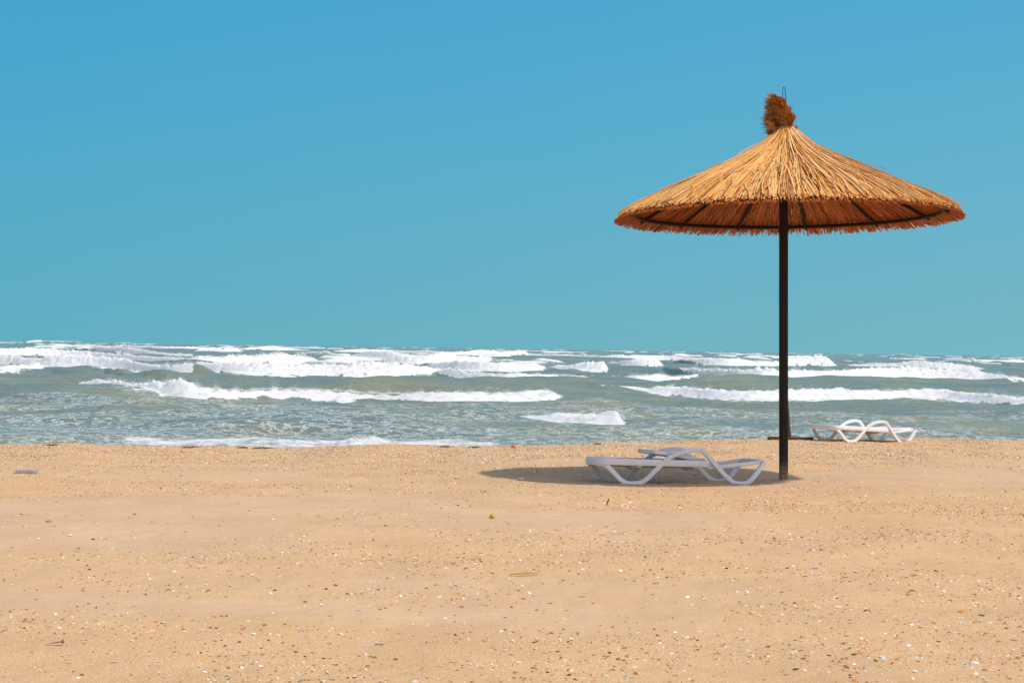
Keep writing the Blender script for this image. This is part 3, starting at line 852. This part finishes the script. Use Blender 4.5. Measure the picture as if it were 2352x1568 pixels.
# ------------------------------------------------------------------ sun loungers
LK = .000905; ZK = .000882
WAVE = [(495,425),(560,492),(630,528),(715,533),(800,520),(870,475),(960,385),(1050,300),(1140,232),(1240,190),(1340,168),(1430,162),(1500,175),(1555,222),(1625,300),(1710,395),(1790,475),(1860,522),(1945,534),(2020,520),(2085,465),(2140,395),(2195,325),(2222,284)]
def wave_pts():
    return [((x-165)*LK, (553-y)*ZK) for x, y in WAVE]
WD = .62
def make_lounger(name, loc, rot, label, flipped, bl):
    root = empty(name, loc, rot)
    tag(root, label, 'sun lounger', 'white plastic wave-framed sun loungers')
    x_off = -.92
    wp = wave_pts()
    for side in (0, 1):
        y = side*(WD) 
        sg = 1 if side == 0 else -1
        lead = [(318, .5, 311), (321, .41, 311), (338, .25, 314), (366, .146, 321), (404, .067, 336), (436, .018, 362)]
        P = catmull([((a-165)*LK+x_off, y + sg*b*WD, (553-c)*ZK) for a, b, c in lead] + [(x+x_off, y, z) for x, z in wp], 6)
        n = len(P)
        secs = []
        for i in range(n):
            f = i/(n-1)
            th = .050 + .008*math.exp(-((f-.0)/.06)**2)
            dz = P[i].z
            if dz < .05: th *= 1.0 - .12*(1-dz/.05)
            secs.append(rrect(.042, th*.9, .005, 3))
        mb = MB()
        mb.sweep(P, (0, 0, 1), secs) if False else None
        # keep the section upright in the plane of the wave
        ups = []
        for i in range(n):
            t = (P[min(i+1, n-1)] - P[max(i-1, 0)]).normalized()
            ups.append(Vector((0, 0, 1)) if i < 24 else Vector((0, 1, 0)).cross(t)*-1 if (Vector((0, 1, 0)).cross(t)).dot(Vector((0, 0, -1))) > -2 else 0)
        mb.sweep(P, ups, secs)
        mb.build('side_frame', M_PL, root)
    # seat frame: long U with rounded corners at the foot end
    def upath(z0, z1, ins):
        xc = (454-165)*LK + x_off; ax = 136*LK - ins*.6; x1 = 1.265 + x_off
        P = [(x1 + (xc-x1)*i/6, ins, z1+(z0-z1)*i/6) for i in range(6)]
        for i in range(17):
            a = math.pi*i/16
            e = .8
            cs, sn = math.cos(a), math.sin(a)
            P.append((xc - ax*abs(sn)**e, WD/2 - (WD/2-ins)*math.copysign(abs(cs)**e, cs), z0))
        P += [(xc + (x1-xc)*i/6, WD-ins, z0+(z1-z0)*i/6) for i in range(1, 7)]
        return P
    P = upath(.228, .208, .004)
    mb = MB(); mb.sweep(P, (0, 0, 1), rrect(.034, .066, .010, 3))
    # end bar behind the hinge
    mb.sweep([(1.262+x_off, .02, .205), (1.262+x_off, WD-.02, .205)], (0, 0, 1), rrect(.03, .062, .008, 3))
    mb.build('seat_frame', M_PL, root)
    mb = MB()
    nsl = 13
    for i in range(nsl):
        x = .225 + (1.21-.225)*i/(nsl-1)
        sag = .012*math.sin(math.pi*i/(nsl-1))
        zz = .228 + (.208-.228)*(x/1.265) + .012 - sag
        PP = [(x+x_off, .022+(WD-.044)*j/8, zz - .050*math.sin(math.pi*j/8)**.8) for j in range(9)]
        mb.sweep(PP, (0, 0, 1), rrect(.079, .012, .004, 2))
    mb.build('seat', M_PL, root)
    # head rails
    P = [(1.27, .03, .176), (1.40, .03, .182), (1.60, .03, .203), (1.77, .03, .226)]
    mb = MB()
    xs = 1.845
    def flip(p): return (p[0]+x_off, p[1], p[2])
    Q1 = [flip(p) for p in P]
    C1 = [(1.832, .045, .236), (1.842, .10, .238), (1.845, WD/2, .238), (1.842, WD-.10, .238), (1.832, WD-.045, .236)]
    Q2 = [flip((p[0], WD-p[1], p[2])) for p in P][::-1]
    full = catmull(Q1 + [flip(p) for p in C1] + Q2, 4)
    mb.sweep(full, (0, 0, 1), rrect(.030, .036, .008, 3))
    mb.build('head_rail', M_PL, root)
    # cross bars between the feet of the two side frames under the seat
    for xx, zz in ((.56, .165), (1.15, .160)):
        mb = MB(); mb.sweep([(xx+x_off, .02, zz+.02), (xx+x_off, WD/2, zz-.010), (xx+x_off, WD-.02, zz+.02)], (0, 0, 1), rrect(.05, .03, .01, 3))
        mb.build('crossbar', M_PL, root)
    # backrest
    br = empty('backrest', (1.235+x_off, 0, .243), (0, 0, 0))
    C.objects.unlink(br); bpy.data.objects.remove(br)
    def bp(s, y, h):           # s along the rest from the hinge, h across its thickness
        if flipped:
            ang = R(180-9.5); cz = .010*math.sin(math.pi*min(s/bl, 1))
            return (1.245+x_off + s*math.cos(ang) , y, .238 + s*math.sin(ang) + cz*.6 - h)
        return (1.255+x_off + s, y, .222 + .030*(s/bl) + h)
    rail = MB()
    y0, y1 = .052, WD-.052
    pts = [bp(s*bl/6, y0, 0) for s in range(6)] + [bp(bl-.012, y0+.003, 0), bp(bl, y0+.02, 0), bp(bl, (y0+y1)/2, 0), bp(bl, y1-.02, 0), bp(bl-.012, y1-.003, 0)] + [bp(s*bl/6, y1, 0) for s in range(5, -1, -1)]
    rail.sweep(pts, (0, 0, 1), rrect(.028, .038, .008, 3))
    nb = 9
    for i in range(nb):
        s = .055 + (bl-.10)*i/(nb-1)
        PP = [bp(s, y0+.01+(y1-y0-.02)*j/8, .006 - (.012)*math.sin(math.pi*j/8)) for j in range(9)]
        rail.sweep(PP, (0, 0, 1), rrect((bl-.05)/nb*.97, .012, .004, 2))
    rail.build('backrest', M_PL, root)
    return root
# near one, in the shade of the parasol
xa, da = 1.175, 15.02
r1 = R(12)
cx = xa + .0; 
def place(Xf, Yf_d, xl, rz):
    """put the point (xl,0) of a lounger at world (Xf, Yf_d)"""
    return (Xf - (xl)*math.cos(rz), Yf_d - (xl)*math.sin(rz))
fx1 = (715-165)*LK-.92; fx2 = (1945-165)*LK-.92
lx, ly = place(1.218, 14.98, fx1, r1)
z1 = bz(1.198, 14.98); z2 = bz(lx+fx2*math.cos(r1), ly+fx2*math.sin(r1))
make_lounger('sun_lounger', (lx, ly, (z1+z2)/2-.012), (R(-2.8), -math.atan2(z2-z1, fx2-fx1), r1), 'white sun lounger in the shade beside the parasol pole, backrest folded forward over the seat', True, .535)
r2 = R(29)
dn = 24.15
lx, ly = place((1958-1176)/F*dn, dn, fx1, r2)
z1 = bz((1958-1176)/F*dn, dn); z2 = bz(lx+fx2*math.cos(r2), ly+fx2*math.sin(r2))
make_lounger('sun_lounger', (lx, ly, max(z1, z2)-.028), (R(-1.2), R(2.4), r2), 'white sun lounger standing in full sun on the crest of the beach, backrest flat', False, .55)

# ------------------------------------------------------------------ wooden stake and beam on the crest
def wood():
    d = 24.75
    def w(X, Y): a, c = ray(X, Y); return Vector((a*d, d, CAMZ + c*d))
    p0 = w(1764, 1007.2); p1 = w(1867, 1006.4)
    mid = (p0+p1)/2
    t = tag(empty('wooden_beam', mid), 'dark weathered wooden beam lying on the crest behind the parasol pole', 'beam')
    mb = MB(); L = (p1-p0).length
    mb.sweep([(-L/2+L*i/8, .0, .0+.002*math.sin(i*2)) for i in range(9)], (0, 0, 1), rrect(.14, .052, .008, 3))
    o = mb.build('board', M_WOOD, t)
    mb = MB()
    for x in (-L*.38, L*.36):
        mb.sweep([(x, -.09, -.038), (x, .09, -.038)], (0, 0, 1), rrect(.06, .03, .006, 2))
    mb.build('batten', M_WOOD, t)
    b = w(1814.8, 1006); tp = w(1809.0, 909)
    mb = MB(); n = 9
    v = tp-b
    P = [v*(i/(n-1)) + Vector((.003*math.sin(i*1.9), .004*math.sin(i), 0)) for i in range(n)]
    P[0] = P[0] - v*.10
    secs = [rrect(.078*(1-.35*i/(n-1)), .050*(1-.30*i/(n-1)), .010, 3) for i in range(n)]
    mb.sweep(P, (0, 1, 0), secs)
    o = mb.build('wooden_stake', M_WOOD)
    o.location = b + Vector((0, .14, 0))
    tag(o, 'brown wooden stake standing upright and slightly tilted just behind the parasol pole', 'stake')
wood()

# ------------------------------------------------------------------ shells
COL = {
 'white': (.80, .76, .70), 'cream': (.80, .64, .44), 'orange': (.72, .30, .07), 'rust': (.44, .16, .04), 'brown': (.34, .17, .055),
 'dark': (.10, .06, .035), 'grey': (.30, .31, .31), 'blue': (.36, .42, .50), 'yellow': (.80, .55, .16), 'pink': (.52, .27, .18), 'olive': (.16, .13, .05), 'pale': (.66, .60, .52)}
def shell_mesh(kind, seed):
    """unit-size shell: 0 cupped valve hollow up, 1 domed valve hollow down, 2 broken shard, 3 pebble"""
    rg = np.random.default_rng(seed)
    n, k = 6, 14
    V = []
    for i in range(n):
        f = i/(n-1)
        for j in range(k):
            a = 2*math.pi*j/k
            if kind in (0, 1):
                rr = f*(1+.05*math.cos(a*7))*(1 - .22*math.exp(-((a-math.pi)/.8)**2)*-.6)
                x = rr*math.cos(a)*.5; y = rr*math.sin(a)*.36
                z = .22*(1-f*f)*(1 + .10*math.cos(a*9)*f)
                if kind == 0: z = .24*f*f
            elif kind == 2:
                rr = f*(.75+.35*abs(math.sin(a*1.5+seed)))
                x = rr*math.cos(a)*.55; y = rr*math.sin(a)*.20
                z = .10*(1-f*f) + .10*x*x
            else:
                rr = f
                x = rr*math.cos(a)*.5*(1+.1*math.sin(2*a+seed)); y = rr*math.sin(a)*.38
                z = .24*math.sqrt(max(0, 1-f*f))
            V.append((x, y, z))
    V = np.array(V)
    idx = np.arange(n*k).reshape(n, k); nx = np.roll(idx, -1, 1)
    Q = np.stack([idx[:-1], nx[:-1], nx[1:], idx[1:]], -1).reshape(-1, 4)
    if kind != 3:      # give the valve a thickness
        W_ = V.copy(); W_[:, 2] -= .035
        off = len(V)
        V = np.concatenate([V, W_])
        Q = np.concatenate([Q, Q[:, ::-1]+off, np.stack([idx[-1], nx[-1], nx[-1]+off, idx[-1]+off], -1)])
    return V, Q
SM = {}
def shell_data(kind, color):
    key = (kind, color)
    if key not in SM:
        V, Q = shell_mesh(kind, 3+kind*7)
        c = np.array(COL[color])
        r = np.linalg.norm(V[:, :2], axis=1)
        band = .88 + .16*np.cos(r*40)
        o = mesh_np('shell', V, Q, M_SHELL, True, cols=c[None]*band[:, None])
        SM[key] = o.data
        C.objects.unlink(o); bpy.data.objects.remove(o)
    return SM[key]
NAMES = {0: ('shell', 'shell'), 1: ('shell', 'shell'), 2: ('shell_fragment', 'shell fragment'), 3: ('pebble', 'pebble')}
WORD = {'white': 'white', 'cream': 'cream', 'orange': 'orange', 'rust': 'rust-brown', 'brown': 'brown', 'dark': 'blackish', 'grey': 'grey', 'blue': 'blue-grey', 'yellow': 'yellow', 'pink': 'pinkish brown', 'olive': 'olive-brown', 'pale': 'pale'}
KW = {0: 'shell lying hollow side up', 1: 'shell lying hollow side down', 2: 'broken shell fragment', 3: 'smooth pebble'}
def add_shell(X, Y, size_px, color, kind, special=None, world=None):
    if world: x, y, z = world; size = size_px
    else:
        x, y, z = ground_at(X, Y)
        size = size_px/F*y
    o = bpy.data.objects.new(NAMES[kind][0], shell_data(kind, color)); C.objects.link(o)
    s = size
    o.scale = (s, s*random.uniform(.85, 1.2), s*random.uniform(.9, 1.3))
    o.rotation_euler = (random.uniform(-.35, .45), random.uniform(-.3, .3), random.choice([0, math.pi]) + random.gauss(-.25, .4))
    o.location = (x, y, z + .03*s)
    tag(o, special or f'{WORD[color]} {KW[kind]}, one of the larger pieces strewn on the sand', 'pebble' if kind == 3 else 'shell', f'larger {WORD[color]} pieces strewn on the beach')
    return o
def K(color, i):
    if color in ('grey', 'blue'): return 3 if i % 3 else 2
    if color in ('rust', 'brown', 'dark', 'olive'): return 2 if i % 3 else 1
    return (0, 1, 2)[i % 3]
T1 = [(1050,80,'dark',50),(210,185,'cream',60),(1215,205,'dark',45),(1720,318,'cream',60),(2010,325,'dark',34),(1960,325,'brown',38),(320,548,'grey',52),(435,430,'dark',36),(525,310,'cream',50),(980,330,'orange',42),(920,515,'orange',44),(1575,515,'orange',50),(1050,485,'cream',50),(1270,485,'grey',34),(345,710,'white',55),(975,770,'dark',32),(830,1088,'grey',42),(820,1180,'orange',58),(1325,1170,'cream',55),(1380,1175,'blue',48),(1765,1215,'blue',50),(875,1283,'orange',42),(1990,1325,'cream',62),(2240,1320,'yellow',62),(45,1340,'grey',45),(70,800,'grey',60),(1130,848,'pink',42),(1020,912,'blue',46),(2050,105,'white',60),(240,400,'white',45),(1930,710,'white',50),(1260,1070,'rust',35),(1105,1050,'brown',50)]
T2 = [(265,480,'rust',74),(870,500,'orange',44),(1405,525,'rust',58),(1865,520,'rust',52),(270,295,'blue',50),(665,25,'blue',50),(490,240,'yellow',48),(2070,925,'rust',88),(1310,910,'grey',52),(1165,960,'white',75),(1450,1020,'white',48),(180,1080,'pink',85),(965,1085,'rust',62),(590,920,'grey',55),(95,755,'olive',78),(670,560,'orange',52),(370,640,'brown',52),(1955,578,'white',48),(1090,833,'rust',45)]
T3 = [(795,733,'white',40),(1595,1035,'orange',60),(1580,1115,'white',45),(1750,1060,'pale',50),(485,1205,'brown',37),(1780,1190,'rust',40),(240,882,'rust',30),(455,738,'cream',36),(105,1040,'orange',35),(1015,1105,'white',36),(460,1335,'white',36),(725,1455,'rust',52),(400,1385,'rust',42),(560,1285,'cream',35),(655,990,'white',42),(885,1025,'brown',55),(185,480,'dark',45),(1010,458,'olive',26),(1430,662,'blue',24),(1875,1255,'rust',42),(1985,1245,'rust',46),(340,1468,'dark',36),(755,1528,'grey',24),(880,1460,'pale',70),(1250,1485,'white',36),(1690,1420,'white',68),(1200,1270,'white',26),(780,1355,'dark',36),(995,1375,'white',50),(2050,1465,'cream',42),(500,705,'white',46),(320,685,'white',36),(410,763,'olive',36),(710,768,'blue',42),(2035,1145,'olive',42),(540,565,'dark',36),(1225,875,'brown',44),(1200,900,'pink',40)]
T4 = [(560,40,'orange',72),(1070,100,'white',62),(970,175,'brown',56),(885,440,'blue',92),(645,810,'cream',98),(1215,970,'grey',92),(1035,1010,'blue',62),(545,1275,'cream',92),(645,1240,'yellow',64),(870,1480,'cream',90),(915,1450,'brown',64),(360,1355,'white',104),(105,1420,'white',44),(30,1530,'grey',84),(1545,790,'orange',70),(85,300,'pink',62),(140,940,'orange',44),(500,1515,'brown',90),(1330,400,'rust',52)]
T5 = [(1750,888,'white',31),(1815,1125,'grey',32),(1860,1165,'rust',31),(880,955,'dark',38),(950,945,'cream',36),(735,1040,'rust',38),(670,928,'white',42),(360,948,'white',36),(270,945,'white',45),(105,1030,'grey',34),(105,1065,'grey',30),(205,720,'dark',36),(1270,720,'rust',36),(470,795,'pink',64),(2345,690,'grey',30),(1235,1083,'white',31),(1005,950,'rust',30),(1660,670,'white',36)]
T6 = [(840,505,'pale',84),(1945,1010,'rust',36),(2220,1098,'brown',34),(240,1145,'rust',34),(1850,1050,'brown',45),(2050,1118,'brown',42),(75,475,'pale',62),(550,360,'pale',66)]
cnt = 0
for T, x0, y0, sc in ((T1, 0, 2250, 2.94), (T2, 1800, 2150, 3.92), (T3, 3000, 1900, 1.887), (T4, 1200, 2330, 3.91), (T5, 0, 1750, 2.352), (T6, 1800, 1750, 2.94)):
    for i, (x, y, c, s) in enumerate(T):
        add_shell((x0+x/sc)/1.7415, (y0+y/sc)/1.7415, s/sc/1.7415*1.08, c, K(c, i)); cnt += 1
cl = ['white']*5+['cream']*5+['orange']*3+['rust']*4+['brown']*4+['grey']*2+['blue']+['dark']+['yellow']
for i in range(90):
    d = 1/random.uniform(1/14.0, 1/5.6); x = random.uniform(-.34, .34)*d
    dr = float(drift(np.array([x]), np.array([d]))[0])
    if random.random() < dr*.8: continue
    c = random.choice(cl)
    add_shell(0, 0, random.uniform(.013, .023), c, K(c, i), world=(x, d, bz(x, d))); cnt += 1
print('shells', cnt)

def litter():
    rg = np.random.default_rng(77)
    n = 290000
    d = np.sqrt(rg.uniform(4.6**2, 30**2, n)); x = rg.uniform(-.42, .42, n)*d
    n2 = 75000
    d = np.concatenate([d, rg.uniform(19.5, 28.0, n2)]); x = np.concatenate([x, rg.uniform(-.42, .42, n2)*d[-n2:]])
    dr = drift(x, d)
    keep = rg.uniform(0, 1, len(x)) > dr*.93
    clump = fbm(x*.9, d*.9, 3, 91)
    keep &= rg.uniform(0, 1, len(x)) < np.clip(.50+clump*1.5, .12, 1)
    x = x[keep]; d = d[keep]; n = len(x)
    z = beach_z(x, d)
    size = .0036*np.exp(rg.normal(0, .60, n)) + .0017
    size = np.where(d > 18, size*1.25, size)
    size = np.minimum(size, .0115)
    elong = rg.uniform(.25, .8, n)
    az = rg.normal(-.25, .55, n); tilt = rg.normal(.1, .45, n); roll_ = rg.normal(0, .3, n)
    # 3x3 curved patch
    gx, gy = np.meshgrid([-1, 0, 1], [-1, 0, 1]); gx = gx.ravel().astype(float); gy = gy.ravel().astype(float)
    corner = (np.abs(gx)+np.abs(gy) == 2)
    gx = np.where(corner, gx*.72, gx); gy = np.where(corner, gy*.72, gy)
    curv = rg.choice([-1, 1], n, p=[.4, .6])
    L = np.stack([gx[None]*size[:, None], gy[None]*size[:, None]*elong[:, None], curv[:, None]*.35*(.6-(gx**2+gy**2)*.5)[None]*size[:, None]*elong[:, None]], -1)
    L += rg.normal(0, .12, L.shape)*size[:, None, None]*np.array([1, .5, .3])
    ca, sa = np.cos(tilt)[:, None], np.sin(tilt)[:, None]
    y1 = L[..., 1]*ca - L[..., 2]*sa; z1 = L[..., 1]*sa + L[..., 2]*ca; x1 = L[..., 0]
    ca, sa = np.cos(roll_)[:, None], np.sin(roll_)[:, None]
    x2 = x1*ca + z1*sa; z2 = -x1*sa + z1*ca
    ca, sa = np.cos(az)[:, None], np.sin(az)[:, None]
    x3 = x2*ca - y1*sa; y3 = x2*sa + y1*ca
    V = np.stack([x3 + x[:, None], y3 + d[:, None], z2 + z[:, None] + size[:, None]*.25], -1).reshape(-1, 3)
    b = (np.arange(n)*9)[:, None, None]
    q = np.array([[0, 1, 4, 3], [1, 2, 5, 4], [3, 4, 7, 6], [4, 5, 8, 7]])[None]
    Q = (b + q).reshape(-1, 4)
    pal = np.array([COL[k] for k in ('white', 'cream', 'orange', 'rust', 'brown', 'grey', 'yellow', 'pink', 'pale', 'dark')])
    pal[0] = (.84, .80, .73)
    ci = rg.choice(10, n, p=[.20, .18, .14, .15, .11, .03, .05, .05, .08, .01])
    cols = np.repeat(pal[ci]*rg.uniform(.8, 1.15, (n, 1)), 9, axis=0)
    o = mesh_np('shell_litter', V, Q, M_SHELL, smooth=True, cols=cols)
    tag(o, 'fine grit of broken shells strewn over the sand', 'shell grit', kind='stuff')
    print('litter', n)
def label_shells():
    ids = {}
    for o in C.objects:
        if o.get('category') in ('shell', 'pebble') and 'one of the larger' in o.get('label', ''):
            x, y = o.location.x, o.location.y
            t = x/y
            col = 'far left' if t < -.20 else 'left' if t < -.07 else 'centre' if t < .07 else 'right' if t < .20 else 'far right'
            row = 'nearest sand' if y < 6.6 else 'foreground sand' if y < 8.5 else 'middle beach' if y < 12 else 'sand towards the parasol'
            base = o['label'].split(',')[0]
            ids.setdefault((base, row, col), []).append((t, o))
    names = ['leftmost', 'second from the left', 'third from the left', 'fourth from the left', 'fifth from the left', 'sixth from the left', 'seventh from the left']
    for (base, row, col), L in ids.items():
        L.sort(key=lambda q: q[0])
        for i, (t, o) in enumerate(L):
            if len(L) == 1: o['label'] = f'{base} on the {row}, {col}'
            elif i == len(L)-1: o['label'] = f'{base} on the {row}, {col}, rightmost such'
            else: o['label'] = f'{base} on the {row}, {col}, {names[min(i, 6)]}'
label_shells()
litter()

# ------------------------------------------------------------------ small washed-up things
def polyobj(name, pts, rad, matl, label, cat, X, Y, flat=.8, extra=None, ang=0):
    x, y, z = ground_at(X, Y)
    mb = MB()
    P = catmull(pts, 4); n = len(P)
    secs = [[(a*(rad(i/(n-1))), b*(rad(i/(n-1)))*flat) for a, b in circ(1, 8)] for i in range(n)]
    mb.sweep(P, (0, 0, 1), secs)
    for p2, r2 in (extra or []):
        mb.sweep(catmull(p2, 4), (0, 0, 1), circ(r2, 6))
    o = mb.build(name, matl); o.location = (x, y, z); o.rotation_euler = (0, 0, ang)
    tag(o, label, cat); return o
M_TWIG = mat_flat('dry_stem', (.45, .24, .07), (.66, .42, .17), 30, .7, .2, (.3, 3, 3))
M_LEAF = mat_flat('brown_leaf', (.16, .06, .02), (.28, .12, .05), 25, .7)
M_BLOCK = mat_flat('grey_foam', (.36, .33, .27), (.55, .47, .36), 60, .9)
M_ORANGE = mat_flat('orange_plastic', (.70, .12, .03), (.80, .20, .05), 20, .5)
M_LIME = mat_flat('lime_peel', (.42, .34, .05), (.55, .46, .10), 20, .6)
M_WEED = mat_flat('dry_seaweed', (.035, .02, .012), (.10, .055, .03), 30, .9)
M_RING = mat_flat('white_ring', (.70, .66, .60), (.80, .77, .72), 30, .6)
k = 7.5/F
polyobj('dry_twig', [(-38*k, -.006, .008), (-25*k, -.010, .012), (0, -.004, .016), (22*k, .006, .016), (38*k, .015, .012)], lambda f: .0055-.001*f, M_TWIG, 'thin yellow-brown dry twig lying on the open sand in the foreground', 'twig', 1204, 1322, .8,
        [([(-20*k, -.002, .014), (5*k, .006, .020), (28*k, .012, .018)], .0028), ([(10*k, .02, .014), (25*k, .022, .016), (38*k, .016, .014)], .003), ([(4*k, .006, .02), (8*k, .02, .026)], .0022)])
polyobj('dry_leaf', [(-26*k*.8, -.01, .004), (-12*k*.8, -.004, .010), (4*k*.8, 0, .014), (12*k*.8, .002, .016), (18*k*.8, .0, .012)], lambda f: .0015+.010*math.sin(math.pi*min(1, f*.75+.15))*f, M_LEAF, 'curled dark brown leaf lying at the lower left of the beach', 'leaf', 131, 1482, .35,
        [([(13*k*.8, 0, .010), (15*k*.8, 0, .024)], .0035)])
polyobj('shell_splinter', [(-.010, 0, -.01), (-.006, 0, .018), (.004, 0, .040), (.010, 0, .062)][::-1], lambda f: .003+.010*math.sin(math.pi*(f*.8+.1)), M_LEAF, 'brown splinter standing upright in the small ridge of sand before the shaded lounger', 'splinter', 1396, 1160, .5)
polyobj('lime_peel', [(-.018, 0, .008), (-.008, .004, .016), (.006, 0, .018), (.018, -.004, .006)], lambda f: .006+.014*math.sin(math.pi*f), M_LIME, 'small yellow-green lump lying on smooth sand below the shaded lounger', 'peel', 1131, 1190, .8)
polyobj('orange_scrap', [(-.035, 0, .012), (-.015, 0, .025), (.008, 0, .028), (.035, 0, .010)], lambda f: .008+.018*math.sin(math.pi*f), M_ORANGE, 'bright orange scrap lying on the crest of the beach left of the shaded lounger', 'scrap', 1179, 1028.5, .8)
def foam_block():
    x, y, z = ground_at(62, 1087)
    mb = MB(); L = .225
    n = 9
    P = [(-L/2+L*i/(n-1), .004*math.sin(i*1.7), .022+.003*math.sin(i*2.3)) for i in range(n)]
    secs = [rrect(.10*(1-.12*abs(math.sin(i*1.3))), .056*(1-.10*abs(math.cos(i*2.1))), .010, 3) for i in range(n)]
    mb.sweep(P, (0, 0, 1), secs)
    o = mb.build('foam_block', M_BLOCK); o.location = (x, y, z); o.rotation_euler = (R(5), R(-2), R(-4))
    tag(o, 'pale grey oblong block half sunk in the sand at the left edge', 'block')
foam_block()
def ring():
    x, y, z = ground_at((1800+2055/2.94)/1.7415, (1750+825/2.94)/1.7415)
    mb = MB(); n = 20
    mb.sweep([(.026*math.cos(6.283*i/n), .026*math.sin(6.283*i/n), 0) for i in range(n)], (0, 0, 1), circ(.0045, 6), closed=True)
    o = mb.build('shell_ring', M_RING); o.location = (x, y, z+.012); o.rotation_euler = (R(35), 0, 0)
    tag(o, 'small white ring lying on the sand ridge before the shaded lounger', 'ring')
ring()
def weed(X, Wpx, label, seed):
    rg = random.Random(seed)
    Yc = float(np.interp(X, CRX, [c[1] for c in CR]))
    x, y, z = ground_at(X, Yc+2.0)
    mb = MB(); w = Wpx/F*y
    for i in range(7):
        a = rg.uniform(-w/2, w/2*.3); b = a + rg.uniform(.3, .7)*w
        P = catmull([(a, rg.uniform(-.04, .04), rg.uniform(.0, .02)), ((a+b)/2, rg.uniform(-.04, .04), rg.uniform(.005, .022)), (b, rg.uniform(-.04, .04), rg.uniform(0, .03))], 4)
        mb.sweep(P, (0, 0, 1), circ(rg.uniform(.002, .005), 5))
    o = mb.build('seaweed_strand', M_WEED); o.location = (x, y, z+.004)
    tag(o, label, 'seaweed', 'dark seaweed strands along the crest of the beach')
weed(118, 26, 'dark seaweed strand on the crest near the left edge of the beach', 1)
weed(430, 36, 'dark seaweed strand on the crest above the left part of the beach', 2)
weed(555, 30, 'short dark seaweed strand on the crest, second from the wide wash of foam', 3)
weed(598, 50, 'longest dark seaweed strand on the crest, at the wide wash of foam', 4)
weed(1020, 24, 'dark seaweed strand on the crest straight above the middle of the beach', 5)
weed(1085, 34, 'dark seaweed strand on the crest, first to the left of the orange scrap', 6)
weed(1372, 22, 'dark seaweed strand on the crest just left of the shaded lounger', 7)
